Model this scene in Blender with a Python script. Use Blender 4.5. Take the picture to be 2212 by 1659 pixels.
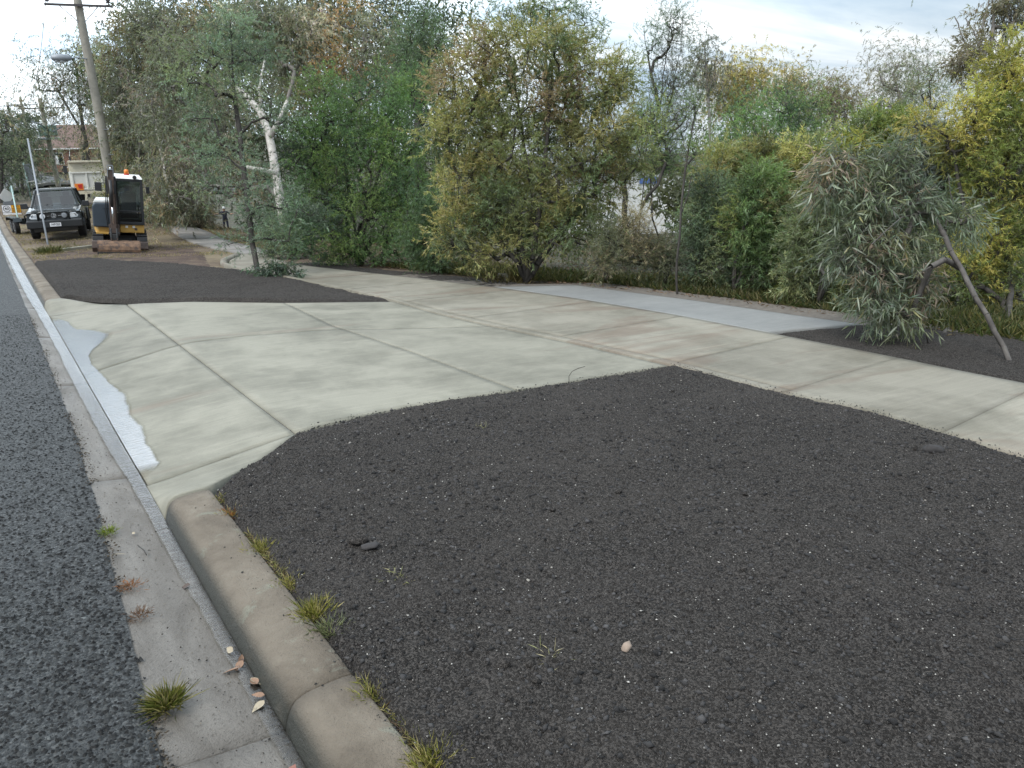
import bpy, math, random, zlib
import numpy as np
from mathutils import Vector, Matrix, Euler

R = math.radians
rng = np.random.default_rng(7)
random.seed(7)
scene = bpy.context.scene
for o in list(bpy.data.objects):
    bpy.data.objects.remove(o)
col = scene.collection

# ------------------------------------------------------------------ camera
PITCH, YAW, CZ = R(22.0), R(34.122), 1.8
FPX, IW, IH = 1671.0, 2212.0, 1659.0
cam_d = bpy.data.cameras.new('camera')
cam = bpy.data.objects.new('camera', cam_d)
col.objects.link(cam)
cam.location = (0, 0, CZ)
cam.rotation_euler = (R(90) - PITCH, 0, -YAW)
cam_d.sensor_width = 36.0
cam_d.lens = 36.0 * FPX / IW
cam_d.clip_start = 0.05
cam_d.clip_end = 5000
scene.camera = cam

# ------------------------------------------------------------------ light
SUN_EL, SUN_AZ = R(55), R(-105)          # azimuth from +Y towards +X
world = bpy.data.worlds.new('World')
scene.world = world
world.use_nodes = True
wn, wl = world.node_tree.nodes, world.node_tree.links
wn.clear()
w_out = wn.new('ShaderNodeOutputWorld')
w_bg = wn.new('ShaderNodeBackground')
w_sky = wn.new('ShaderNodeTexSky')
w_sky.sky_type = 'NISHITA'
w_sky.sun_disc = False
w_sky.sun_elevation = SUN_EL
w_sky.sun_rotation = SUN_AZ
w_sky.altitude = 200
w_sky.air_density = 1.2
w_sky.dust_density = 2.0
w_bg.inputs['Strength'].default_value = 0.13
tc = wn.new('ShaderNodeTexCoord')
# overcast: cloud layers spread over a flat ceiling (direction divided by its height)
sep = wn.new('ShaderNodeSeparateXYZ'); wl.new(tc.outputs['Generated'], sep.inputs[0])
mz = wn.new('ShaderNodeMath'); mz.operation = 'MAXIMUM'; mz.inputs[1].default_value = 0.0
wl.new(sep.outputs['Z'], mz.inputs[0])
az_ = wn.new('ShaderNodeMath'); az_.operation = 'ADD'; az_.inputs[1].default_value = 0.16
wl.new(mz.outputs[0], az_.inputs[0])
dx = wn.new('ShaderNodeMath'); dx.operation = 'DIVIDE'; wl.new(sep.outputs['X'], dx.inputs[0]); wl.new(az_.outputs[0], dx.inputs[1])
dy = wn.new('ShaderNodeMath'); dy.operation = 'DIVIDE'; wl.new(sep.outputs['Y'], dy.inputs[0]); wl.new(az_.outputs[0], dy.inputs[1])
cmb = wn.new('ShaderNodeCombineXYZ'); wl.new(dx.outputs[0], cmb.inputs[0]); wl.new(dy.outputs[0], cmb.inputs[1])
wmap = wn.new('ShaderNodeMapping'); wmap.inputs['Rotation'].default_value = (0, 0, R(38)); wmap.inputs['Scale'].default_value = (0.55, 1.15, 1)
wmap.inputs['Location'].default_value = (3.3, 1.7, 0)
wl.new(cmb.outputs[0], wmap.inputs['Vector'])
n1 = wn.new('ShaderNodeTexNoise'); n1.inputs['Scale'].default_value = 0.8; n1.inputs['Detail'].default_value = 7; n1.inputs['Roughness'].default_value = 0.55
n1.inputs['Distortion'].default_value = 0.4
wl.new(wmap.outputs[0], n1.inputs['Vector'])
rmp = wn.new('ShaderNodeValToRGB')
e = rmp.color_ramp.elements
e[0].position = 0.40; e[0].color = (3.9, 5.0, 6.2, 1)
e[1].position = 0.64; e[1].color = (9.0, 9.25, 9.4, 1)
m_ = e.new(0.50); m_.color = (5.8, 6.7, 7.5, 1)
wl.new(n1.outputs['Fac'], rmp.inputs[0])
mix = wn.new('ShaderNodeMixRGB'); mix.inputs[0].default_value = 0.88
wl.new(w_sky.outputs[0], mix.inputs[1]); wl.new(rmp.outputs[0], mix.inputs[2])
# an overcast sky is up to three times brighter overhead than at the horizon
cie = wn.new('ShaderNodeMath'); cie.operation = 'MULTIPLY_ADD'; cie.inputs[1].default_value = 0.55; cie.inputs[2].default_value = 0.5
wl.new(mz.outputs[0], cie.inputs[0])
# bright cloud ahead, above the treetops; glow lobe added to whiten wet reflections
gdir = Vector((math.sin(R(8)) * math.cos(R(20)), math.cos(R(8)) * math.cos(R(20)), math.sin(R(20))))
gd_ = wn.new('ShaderNodeVectorMath'); gd_.operation = 'DOT_PRODUCT'; gd_.inputs[1].default_value = gdir
nv_ = wn.new('ShaderNodeVectorMath'); nv_.operation = 'NORMALIZE'; wl.new(tc.outputs['Generated'], nv_.inputs[0]); wl.new(nv_.outputs[0], gd_.inputs[0])
gm = wn.new('ShaderNodeMath'); gm.operation = 'MAXIMUM'; gm.inputs[1].default_value = 0; wl.new(gd_.outputs['Value'], gm.inputs[0])
gp = wn.new('ShaderNodeMath'); gp.operation = 'POWER'; gp.inputs[1].default_value = 7; wl.new(gm.outputs[0], gp.inputs[0])
ga = wn.new('ShaderNodeMath'); ga.operation = 'MULTIPLY_ADD'; ga.inputs[1].default_value = 1.1; wl.new(gp.outputs[0], ga.inputs[0]); wl.new(cie.outputs[0], ga.inputs[2])
cie = ga
scl = wn.new('ShaderNodeVectorMath'); scl.operation = 'SCALE'
wl.new(mix.outputs[0], scl.inputs[0]); wl.new(cie.outputs[0], scl.inputs['Scale'])
wl.new(scl.outputs[0], w_bg.inputs['Color'])
wl.new(w_bg.outputs[0], w_out.inputs[0])

sun_d = bpy.data.lights.new('sun', 'SUN')
sun_d.energy = 1.5
sun_d.angle = R(20)
sun_d.color = (1.0, 0.98, 0.95)
sun = bpy.data.objects.new('sun', sun_d)
col.objects.link(sun)
sdir = Vector((math.sin(SUN_AZ) * math.cos(SUN_EL), math.cos(SUN_AZ) * math.cos(SUN_EL), math.sin(SUN_EL)))
sun.rotation_euler = sdir.to_track_quat('Z', 'Y').to_euler()
sun.location = (0, 20, 40)

vs = scene.view_settings
vs.view_transform = 'Standard'
vs.look = 'None'
vs.exposure = 0.95
vs.gamma = 1.0
vs.use_curve_mapping = False
scene.cycles.max_bounces = 6
scene.cycles.transparent_max_bounces = 12
scene.cycles.use_denoising = True

# ------------------------------------------------------------------ ground shape
TILT = math.tan(R(22.0) - math.atan((IH / 2 - 410) / FPX))
SX, SY = -TILT * math.sin(YAW), -TILT * math.cos(YAW)

def sm(x, a, b):
    t = np.clip((np.asarray(x, float) - a) / (b - a), 0, 1)
    return t * t * (3 - 2 * t)

FY = [0, 38, 45, 60, 80, 110, 140, 170, 200, 250, 400, 900, 2500]
FZ = [0, 0, .3, .83, 1.5, 2.7, 3.85, 5.9, 8.0, 12.6, 27, 57, 160]

def g(x, y):
    """height of the gutter-level plane of the hillside"""
    x = np.asarray(x, float); y = np.asarray(y, float)
    z = SX * np.clip(x, -80, 400) + SY * y
    # beyond the verge the land levels out along the road but keeps falling away to the right
    z = z + np.interp(y, FY, FZ) * (1 - .8 * sm(x / np.maximum(y, 10), .22, .6))
    z = z + 0.0779 * np.interp(x, [.75, 5.5, 9], [0, 4.75, 0]) * sm(y, 26, 34)
    z = z - np.clip(.8 * (x - 9.2), 0, 1.75) * sm(y, 22, 32)
    return z

def gv(x, y, dz=0.12):
    return Vector((x, y, float(g(x, y)) + dz))

def P(px, py, ax):
    """point at axial distance ax seen at (px, py) of a 2212 x 1659 frame"""
    u, v = (px - IW / 2) / FPX, (py - IH / 2) / FPX
    f = math.cos(PITCH) - v * math.sin(PITCH)
    z = -math.sin(PITCH) - v * math.cos(PITCH)
    return Vector(((u * math.cos(YAW) + f * math.sin(YAW)) * ax, (-u * math.sin(YAW) + f * math.cos(YAW)) * ax, z * ax + CZ))

# ------------------------------------------------------------------ helpers
def tag(o, label=None, cat=None, group=None, kind=None):
    if label: o['label'] = label
    if cat: o['category'] = cat
    if group: o['group'] = group
    if kind: o['kind'] = kind
    return o

def empty(name, loc=(0, 0, 0), rot=(0, 0, 0)):
    o = bpy.data.objects.new(name, None)
    o.empty_display_size = .2
    col.objects.link(o)
    o.location = loc
    o.rotation_euler = rot
    return o

def link(name, me, m=None, parent=None, smooth=False):
    o = bpy.data.objects.new(name, me)
    col.objects.link(o)
    if m is not None and len(me.materials) == 0: me.materials.append(m)
    if parent is not None: o.parent = parent
    if smooth:
        me.polygons.foreach_set('use_smooth', np.ones(len(me.polygons), bool))
    return o

def fast_mesh(name, V, F, colors=None):
    V = np.asarray(V, np.float32).reshape(-1, 3); F = np.asarray(F, np.int32)
    me = bpy.data.meshes.new(name)
    me.vertices.add(len(V)); me.vertices.foreach_set('co', V.ravel())
    k = F.shape[1]
    me.loops.add(F.size); me.loops.foreach_set('vertex_index', F.ravel())
    me.polygons.add(len(F))
    me.polygons.foreach_set('loop_start', np.arange(0, F.size, k, dtype=np.int32))
    me.polygons.foreach_set('loop_total', np.full(len(F), k, np.int32))
    me.update(calc_edges=True)
    if colors is not None:
        a = me.color_attributes.new('Col', 'FLOAT_COLOR', 'POINT')
        c = np.ones((len(V), 4), np.float32); c[:, :3] = colors
        a.data.foreach_set('color', c.ravel())
    return me

class MB:
    """collects simple solids; build() links them as one mesh object"""
    def __init__(s): s.v = []; s.f = []
    def add(s, verts, faces):
        n = len(s.v); s.v += [tuple(q) for q in verts]; s.f += [tuple(i + n for i in f) for f in faces]; return s
    def box(s, c, d, rot=None, taper=(1, 1)):
        h = [q / 2 for q in d]; vv = []
        for z in (-1, 1):
            tx, ty = taper if z > 0 else (1, 1)
            for x, y in ((-1, -1), (1, -1), (1, 1), (-1, 1)):
                p = Vector((x * h[0] * tx, y * h[1] * ty, z * h[2]))
                if rot is not None: p.rotate(Euler(rot))
                vv.append(p + Vector(c))
        return s.add(vv, [(3, 2, 1, 0), (4, 5, 6, 7), (0, 1, 5, 4), (1, 2, 6, 5), (2, 3, 7, 6), (3, 0, 4, 7)])
    def prism(s, poly, a, b, axis='x'):
        """polygon in the other two axes, from a to b along axis"""
        def mk(p, t):
            return {'x': (t, p[0], p[1]), 'y': (p[0], t, p[1]), 'z': (p[0], p[1], t)}[axis]
        n = len(poly)
        vv = [mk(p, a) for p in poly] + [mk(p, b) for p in poly]
        ff = [tuple(range(n))[::-1], tuple(range(n, 2 * n))] + [(i, (i + 1) % n, (i + 1) % n + n, i + n) for i in range(n)]
        return s.add(vv, ff)
    def hull4(s, lo, hi):
        """two quads joined"""
        return s.add(list(lo) + list(hi), [(3, 2, 1, 0), (4, 5, 6, 7), (0, 1, 5, 4), (1, 2, 6, 5), (2, 3, 7, 6), (3, 0, 4, 7)])
    def cyl(s, p0, p1, r0, r1=None, n=12, caps=True):
        r1 = r0 if r1 is None else r1
        p0, p1 = Vector(p0), Vector(p1); d = (p1 - p0).normalized()
        a = d.orthogonal().normalized(); b = d.cross(a)
        vv = [p + (a * math.cos(t) + b * math.sin(t)) * r for p, r in ((p0, r0), (p1, r1)) for t in [2 * math.pi * i / n for i in range(n)]]
        ff = [(i, (i + 1) % n, (i + 1) % n + n, i + n) for i in range(n)]
        if caps: ff += [tuple(range(n))[::-1], tuple(range(n, 2 * n))]
        return s.add(vv, ff)
    def tube(s, pts, r, n=8):
        pts = [Vector(p) for p in pts]
        rr = r if isinstance(r, (list, tuple)) else [r] * len(pts)
        vv = []; a = None
        for i, p in enumerate(pts):
            d = (pts[min(i + 1, len(pts) - 1)] - pts[max(i - 1, 0)]).normalized()
            if a is None: a = d.orthogonal().normalized()
            a = (a - d * a.dot(d)).normalized(); b = d.cross(a)
            vv += [p + (a * math.cos(t) + b * math.sin(t)) * rr[i] for t in [2 * math.pi * k / n for k in range(n)]]
        ff = []
        for i in range(len(pts) - 1):
            ff += [(i * n + k, i * n + (k + 1) % n, (i + 1) * n + (k + 1) % n, (i + 1) * n + k) for k in range(n)]
        ff += [tuple(range(n))[::-1], tuple(range((len(pts) - 1) * n, len(pts) * n))]
        return s.add(vv, ff)
    def lathe(s, prof, c, axis='x', n=20):
        """profile of (offset along axis, radius)"""
        vv = []; c = Vector(c)
        for o_, r in prof:
            for k in range(n):
                t = 2 * math.pi * k / n; u, w = math.cos(t) * r, math.sin(t) * r
                vv.append(c + Vector({'x': (o_, u, w), 'y': (u, o_, w), 'z': (u, w, o_)}[axis]))
        m = len(prof)
        ff = [(i * n + k, i * n + (k + 1) % n, (i + 1) * n + (k + 1) % n, (i + 1) * n + k) for i in range(m - 1) for k in range(n)]
        if prof[0] != prof[-1]: ff += [tuple(range(n))[::-1], tuple(range((m - 1) * n, m * n))]
        return s.add(vv, ff)
    def build(s, name, m, parent=None, bevel=0, smooth=False, seg=2):
        me = bpy.data.meshes.new(name)
        me.from_pydata(s.v, [], s.f); me.update()
        import bmesh
        bm = bmesh.new(); bm.from_mesh(me); bmesh.ops.recalc_face_normals(bm, faces=bm.faces)
        if bevel:
            bmesh.ops.bevel(bm, geom=list(bm.edges), offset=bevel, segments=seg, profile=.5, affect='EDGES', clamp_overlap=True)
        bm.to_mesh(me); bm.free()
        return link(name, me, m, parent, smooth)

def copy_tree(o, parent=None):
    c = o.copy(); col.objects.link(c); c.parent = parent
    for ch in [q for q in bpy.data.objects if q.parent == o]:
        copy_tree(ch, c)
    return c

def text_obj(txt, size, m, parent, loc, rot, name='lettering', depth=.004, align='CENTER', sx=1.0):
    c = bpy.data.curves.new('t', 'FONT'); c.body = txt; c.size = size; c.align_x = align; c.align_y = 'CENTER'; c.extrude = depth; c.space_line = .85
    c.offset = size * .012
    t = bpy.data.objects.new('t', c); col.objects.link(t)
    me = bpy.data.meshes.new_from_object(t)
    bpy.data.objects.remove(t)
    me.name = name; me.materials.clear()
    o = link(name, me, m, parent); o.location = loc; o.rotation_euler = rot; o.scale = (sx, 1, 1)
    return o

# ------------------------------------------------------------------ materials
MATS = {}
class NT:
    def __init__(s, name):
        s.m = bpy.data.materials.new(name); s.m.use_nodes = True
        s.n = s.m.node_tree.nodes; s.l = s.m.node_tree.links
        s.b = s.n.get('Principled BSDF'); s.o = s.n.get('Material Output')
        MATS[name] = s.m
    def node(s, t, **kw):
        n = s.n.new(t)
        for k, v in kw.items():
            if k in n.inputs: n.inputs[k].default_value = v
            else: setattr(n, k, v)
        return n
    def coord(s, kind='Object', scale=(1, 1, 1), rot=(0, 0, 0)):
        t = s.n.new('ShaderNodeTexCoord')
        if kind == 'World':
            t = s.n.new('ShaderNodeNewGeometry'); src = t.outputs['Position']
        else: src = t.outputs[kind]
        mp = s.n.new('ShaderNodeMapping'); mp.inputs['Scale'].default_value = scale; mp.inputs['Rotation'].default_value = rot
        s.l.new(src, mp.inputs['Vector']); return mp.outputs[0]
    def noise(s, vec, scale, detail=4, rough=.6, dist=0):
        n = s.node('ShaderNodeTexNoise', Scale=scale, Detail=detail, Roughness=rough, Distortion=dist)
        if vec is not None: s.l.new(vec, n.inputs['Vector'])
        return n.outputs['Fac']
    def ramp(s, fac, stops):
        r = s.n.new('ShaderNodeValToRGB'); e = r.color_ramp.elements
        while len(e) < len(stops): e.new(.5)
        for q, (p, c) in zip(e, stops):
            q.position = p; q.color = (c[0], c[1], c[2], 1) if not isinstance(c, (int, float)) else (c, c, c, 1)
        s.l.new(fac, r.inputs[0]); return r.outputs[0]
    def mixc(s, fac, a, b, mode='MIX'):
        m = s.n.new('ShaderNodeMixRGB'); m.blend_type = mode
        for i, q in enumerate((fac, a, b)):
            if isinstance(q, (int, float)): m.inputs[i].default_value = q if i == 0 else (q, q, q, 1)
            elif isinstance(q, tuple): m.inputs[i].default_value = (*q, 1)
            else: s.l.new(q, m.inputs[i])
        return m.outputs[0]
    def math(s, op, a, b=0.0):
        m = s.n.new('ShaderNodeMath'); m.operation = op
        for i, q in enumerate((a, b)):
            if isinstance(q, (int, float)): m.inputs[i].default_value = q
            else: s.l.new(q, m.inputs[i])
        return m.outputs[0]
    def bump(s, h, strength=.5, dist=.01, prev=None):
        b = s.node('ShaderNodeBump', Strength=strength, Distance=dist); s.l.new(h, b.inputs['Height'])
        if prev is not None: s.l.new(prev, b.inputs['Normal'])
        s.l.new(b.outputs[0], s.b.inputs['Normal']); return b.outputs[0]
    def set(s, **kw):
        for k, v in kw.items():
            i = s.b.inputs[k.replace('_', ' ')]
            if hasattr(v, 'is_linked') or isinstance(v, bpy.types.NodeSocket): s.l.new(v, i)
            elif isinstance(v, tuple): i.default_value = (*v, 1) if len(v) == 3 else v
            else: i.default_value = v
        return s

def plain(name, c, rough=.5, metal=0, var=.18, dirt=None, dscale=6, spec=.5):
    """paint, plastic or metal with mottling and optional dirt"""
    s = NT(name); v = s.coord('Object')
    n = s.noise(v, dscale, 6, .65)
    c0 = tuple(q * (1 - var) for q in c); c1 = tuple(min(1, q * (1 + var)) for q in c)
    base = s.ramp(n, [(.3, c0), (.7, c1)])
    if dirt:
        d = s.noise(v, dscale * .6, 8, .7, .5)
        base = s.mixc(s.ramp(d, [(dirt[0], 0.0), (dirt[0] + .12, 1.0)]), base, dirt[1])
    s.set(Base_Color=base, Metallic=metal)
    s.b.inputs['Specular IOR Level'].default_value = spec
    rr = s.ramp(n, [(.25, max(rough - .1, .03)), (.8, min(rough + .12, 1))]); s.set(Roughness=rr)
    s.bump(s.noise(v, 60, 3), .08, .005)
    return s.m

# concrete: pale, blotched, with faint pink stains and broom texture
def concrete(name, c=(.155, .148, .112), c2=(.268, .255, .20), stain=(.205, .155, .115), stain_at=.62, rough=.75, broom=True, wet=False, rv=.1):
    s = NT(name); v = s.coord('World')
    big = s.noise(v, .55, 5, .55, .6)
    fine = s.noise(v, 3.5, 8, .65, .3)
    col_ = s.ramp(s.math('ADD', s.math('MULTIPLY', big, .65), s.math('MULTIPLY', fine, .35)), [(.40, c), (.58, c2)])
    st = s.noise(s.coord('World', (.35, 1.1, 1), (0, 0, .5)), .9, 4, .6, 1.2)
    col_ = s.mixc(s.math('MULTIPLY', s.ramp(st, [(stain_at, 0.0), (stain_at + .1, 1.0)]), .55), col_, stain)
    streak = s.noise(s.coord('World', (1.2, 9, 1), (0, 0, -.35)), 1.3, 5, .6, .4)
    col_ = s.mixc(s.math('MULTIPLY', s.ramp(streak, [(.55, 0.0), (.72, 1.0)]), .35), col_, tuple(min(q * 1.22, .7) for q in c2))
    sp = s.noise(v, 240, 2, .5)
    col_ = s.mixc(.4, col_, s.ramp(sp, [(.35, .5), (.65, 1.0)]), 'MULTIPLY')
    brc = s.noise(s.coord('World', (1.6, 42, 1), (0, 0, -.08)), 1.0, 4, .65)
    col_ = s.mixc(.45, col_, s.ramp(brc, [(.3, .62), (.7, 1.0)]), 'MULTIPLY')
    spot = s.ramp(s.noise(v, 26, 4, .6), [(.68, 0.0), (.74, .5)])
    col_ = s.mixc(spot, col_, tuple(q * .55 for q in c))
    oi = s.n.new('ShaderNodeObjectInfo')
    k = s.math('ADD', s.math('MULTIPLY', oi.outputs['Random'], 2 * rv), 1 - rv)
    cc = s.node('ShaderNodeVectorMath', operation='SCALE'); s.l.new(col_, cc.inputs[0]); s.l.new(k, cc.inputs['Scale'])
    s.set(Base_Color=cc.outputs[0], Roughness=rough)
    h = s.noise(v, 90, 4, .7)
    b = s.bump(h, .25, .004)
    if broom:
        br = s.noise(s.coord('World', (2.5, 130, 1), (0, 0, -.05)), 1.0, 3, .6)
        b = s.bump(br, .4, .004, b)
    return s.m

concrete('concrete')
concrete('concrete_path', (.168, .154, .116), (.275, .255, .202), (.165, .118, .083), .52)
concrete('concrete_apron', (.195, .197, .19), (.24, .242, .23), (.205, .198, .18), .75, rv=.03)
concrete('concrete_old', (.17, .16, .14), (.24, .23, .2), (.15, .13, .105), .5, .85, False)
concrete('concrete_footpath', (.19, .18, .165), (.25, .235, .215), (.17, .145, .115), .5)

def old_kerb():
    s = NT('kerb_concrete'); v = s.coord('World')
    big = s.noise(v, 2.2, 7, .65, .5)
    c = s.ramp(big, [(.28, (.075, .059, .042)), (.45, (.135, .110, .081)), (.58, (.18, .150, .113)), (.72, (.225, .2, .155))])
    lich = s.noise(v, 7, 6, .7, .4)
    c = s.mixc(s.math('MULTIPLY', s.ramp(lich, [(.58, 0.0), (.68, 1.0)]), .6), c, (.23, .24, .185))
    spk = s.node('ShaderNodeTexVoronoi', Scale=70.0); s.l.new(s.mixc(.06, v, s.node('ShaderNodeTexNoise', Scale=30.0).outputs['Color']), spk.inputs['Vector'])
    c = s.mixc(s.math('MULTIPLY', s.ramp(spk.outputs['Distance'], [(.10, .6), (.3, 0.0)]), s.ramp(s.noise(v, 14, 4, .7), [(.45, 0.0), (.6, 1.0)])), c, (.06, .05, .04))
    vc = s.node('ShaderNodeVertexColor', layer_name='Col')
    foot = s.math('MULTIPLY', vc.outputs[0], s.ramp(s.noise(v, 11, 5, .7, .3), [(.22, .7), (.5, 1.0)]))
    c = s.mixc(foot, c, (.032, .033, .025))
    s.set(Base_Color=c, Roughness=s.ramp(foot, [(0, .9), (1, .4)]))
    h = s.math('ADD', s.math('MULTIPLY', s.noise(v, 130, 3, .6), .6), s.noise(v, 34, 6, .75))
    b = s.bump(h, 1.0, .014)
    s.bump(s.ramp(spk.outputs['Distance'], [(.1, 0.0), (.3, 1.0)]), .3, .004, b)
old_kerb()

def gutter():
    s = NT('gutter_concrete'); v = s.coord('World')
    big = s.noise(s.coord('World', (3, .8, 1)), 1.6, 6, .6, .8)
    c = s.ramp(big, [(.3, (.08, .069, .055)), (.5, (.125, .112, .095)), (.7, (.175, .16, .138))])
    g2 = s.noise(v, 60, 5, .75)
    c = s.mixc(s.ramp(g2, [(.54, 0.0), (.66, .8)]), c, (.06, .05, .038))
    s.set(Base_Color=c)
    s.set(Roughness=s.ramp(s.noise(s.coord('World', (2, .5, 1)), 1.3, 5, .6, .5), [(.35, .38), (.7, .8)]))
    h = s.math('ADD', s.math('MULTIPLY', s.noise(v, 160, 3), .5), s.noise(v, 45, 5, .75))
    s.bump(h, .9, .009)
gutter()

def asphalt():
    s = NT('asphalt'); v = s.coord('World')
    vo = s.node('ShaderNodeTexVoronoi', Scale=95.0); s.l.new(v, vo.inputs['Vector'])
    cell = s.node('ShaderNodeSeparateColor'); s.l.new(vo.outputs['Color'], cell.inputs[0])
    c = s.ramp(cell.outputs[0], [(.0, (.005, .006, .006)), (.55, (.013, .0155, .0155)), (1, (.05, .052, .05))])
    pale = s.noise(s.coord('World', (.9, .25, 1)), .9, 6, .7, .6)
    c = s.mixc(s.math('MULTIPLY', s.ramp(pale, [(.6, 0.0), (.75, 1.0)]), .35), c, (.10, .09, .075))
    s.set(Base_Color=c, Roughness=s.ramp(cell.outputs[1], [(0, .5), (1, .9)]))
    h = s.ramp(vo.outputs['Distance'], [(.0, 1.0), (.6, 0.0)])
    s.bump(s.math('ADD', h, cell.outputs[2]), .8, .006)
asphalt()

def chip():
    s = NT('stone_chip')
    a = s.node('ShaderNodeVertexColor', layer_name='Col')
    s.set(Base_Color=a.outputs[0], Roughness=.6); s.b.inputs['Specular IOR Level'].default_value = .22
chip()

def soil():
    s = NT('soil'); v = s.coord('World')
    big = s.noise(s.coord('World', (.8, 1.6, 1), (0, 0, .6)), .9, 6, .62, .7)
    c = s.ramp(big, [(.28, (.0145, .0128, .0112)), (.72, (.042, .037, .0325))])
    vo = s.node('ShaderNodeTexVoronoi', Scale=150.0); s.l.new(v, vo.inputs['Vector'])
    cell = s.node('ShaderNodeSeparateColor'); s.l.new(vo.outputs['Color'], cell.inputs[0])
    c = s.mixc(s.ramp(cell.outputs[0], [(.35, 0.0), (1, 1.0)]), c, (.10, .09, .081))
    fleck = s.ramp(s.noise(v, 210, 2, .5), [(.66, 0.0), (.71, 1.0)])
    c = s.mixc(s.math('MULTIPLY', fleck, .6), c, (.17, .155, .14))
    s.set(Base_Color=c, Roughness=.95); s.b.inputs['Specular IOR Level'].default_value = .2
    h = s.math('ADD', s.noise(v, 55, 6, .75), s.math('MULTIPLY', s.ramp(vo.outputs['Distance'], [(0, 1.0), (.6, 0.0)]), .5))
    s.bump(h, 1.0, .02)
soil()

def clod():
    s = NT('soil_crumb')
    a = s.node('ShaderNodeVertexColor', layer_name='Col')
    s.set(Base_Color=a.outputs[0], Roughness=.95)
    s.bump(s.noise(s.coord('World'), 160, 4, .7), .6, .004)
clod()

def earth():
    s = NT('bare_earth'); v = s.coord('World')
    n = s.noise(v, .38, 7, .65, .8)
    c = s.ramp(n, [(.34, (.06, .04, .03)), (.48, (.10, .068, .047)), (.56, (.15, .115, .07)), (.7, (.20, .16, .095))])
    n2 = s.noise(v, 5, 7, .7, .4)
    c = s.mixc(s.math('MULTIPLY', s.ramp(n2, [(.45, 0.0), (.65, 1.0)]), .6), c, (.085, .065, .045))
    # the floor of the bush and the far hillside are dark litter and grass, not bare earth
    xy = s.node('ShaderNodeSeparateXYZ'); geo_ = s.n.new('ShaderNodeNewGeometry'); s.l.new(geo_.outputs['Position'], xy.inputs[0])
    edge_ = s.math('ADD', xy.outputs[0], s.math('MULTIPLY', s.math('SUBTRACT', s.noise(v, .5, 4), .5), 2.5))
    bushy = s.math('MULTIPLY', s.math('SUBTRACT', edge_, 9.6), .8); bushy.node.use_clamp = True
    far_ = s.math('MULTIPLY', s.math('SUBTRACT', xy.outputs[1], 52.0), .08); far_.node.use_clamp = True
    wild = s.ramp(s.noise(v, 1.3, 6, .7, .5), [(.35, (.022, .020, .013)), (.5, (.045, .042, .022)), (.65, (.075, .066, .035))])
    c = s.mixc(s.math('MAXIMUM', bushy, far_), c, wild)
    gr = s.noise(v, .9, 5, .6, .6)
    c = s.mixc(s.math('MULTIPLY', s.ramp(gr, [(.58, 0.0), (.7, 1.0)]), .55), c, (.10, .115, .04))
    fl = s.ramp(s.noise(v, 45, 3, .6), [(.64, 0.0), (.7, 1.0)])
    c = s.mixc(s.math('MULTIPLY', fl, .5), c, (.33, .28, .2))
    s.set(Base_Color=c, Roughness=.95)
    s.bump(s.noise(v, 22, 7, .75), .9, .03)
earth()

def leafmat():
    s = NT('leaf')
    a = s.node('ShaderNodeVertexColor', layer_name='Col')
    s.set(Base_Color=a.outputs[0], Roughness=.48); s.b.inputs['Specular IOR Level'].default_value = .5
    tr = s.node('ShaderNodeBsdfTranslucent')
    tc_ = s.mixc(.5, a.outputs[0], (1.5, 1.6, .6), 'MULTIPLY'); s.l.new(tc_, tr.inputs[0])
    tcol = s.node('ShaderNodeMixShader'); tcol.inputs[0].default_value = .42
    s.l.new(s.b.outputs[0], tcol.inputs[1]); s.l.new(tr.outputs[0], tcol.inputs[2]); s.l.new(tcol.outputs[0], s.o.inputs[0])
leafmat()

def bark(name, a, b, c):
    s = NT(name); v = s.coord('World', (1, 1, .35))
    n = s.noise(v, 9, 6, .65, .5)
    s.set(Base_Color=s.ramp(n, [(.3, a), (.5, b), (.7, c)]), Roughness=.85)
    s.bump(s.noise(v, 40, 5, .7), .6, .01)
bark('bark_dark', (.022, .019, .017), (.04, .035, .03), (.07, .062, .053))
bark('bark_mid', (.05, .044, .04), (.085, .076, .068), (.13, .118, .105))
bark('bark_pale', (.30, .27, .24), (.45, .42, .38), (.58, .56, .52))
bark('bark_grey', (.10, .09, .08), (.17, .155, .14), (.26, .24, .22))

def water(name, ior, bstr, rough):
    s = NT(name); s.n.remove(s.b)
    rip = s.noise(s.coord('World', (7, 26, 1), (0, 0, .25)), 1.6, 4, .6, .5)
    b = s.node('ShaderNodeBump', Strength=bstr, Distance=.006); s.l.new(rip, b.inputs['Height'])
    gl = s.node('ShaderNodeBsdfGlossy', Roughness=rough); s.l.new(b.outputs[0], gl.inputs['Normal'])
    tr = s.node('ShaderNodeBsdfTransparent'); tr.inputs[0].default_value = (.92, .92, .91, 1)
    fr = s.node('ShaderNodeFresnel', IOR=ior); s.l.new(b.outputs[0], fr.inputs['Normal'])
    vc = s.node('ShaderNodeVertexColor', layer_name='Col')      # thins out to nothing at the drying edge
    th = s.math('SUBTRACT', s.math('MULTIPLY', vc.outputs[0], 1.6), s.math('MULTIPLY', s.noise(s.coord('World'), 22, 5, .7, .4), .6)); th.node.use_clamp = True
    mx = s.node('ShaderNodeMixShader'); s.l.new(s.math('MULTIPLY', fr.outputs[0], th), mx.inputs[0]); s.l.new(tr.outputs[0], mx.inputs[1]); s.l.new(gl.outputs[0], mx.inputs[2])
    s.l.new(mx.outputs[0], s.o.inputs[0])
water('water_film', 4.0, .45, .08)
water('running_water', 1.8, .7, .05)
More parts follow.
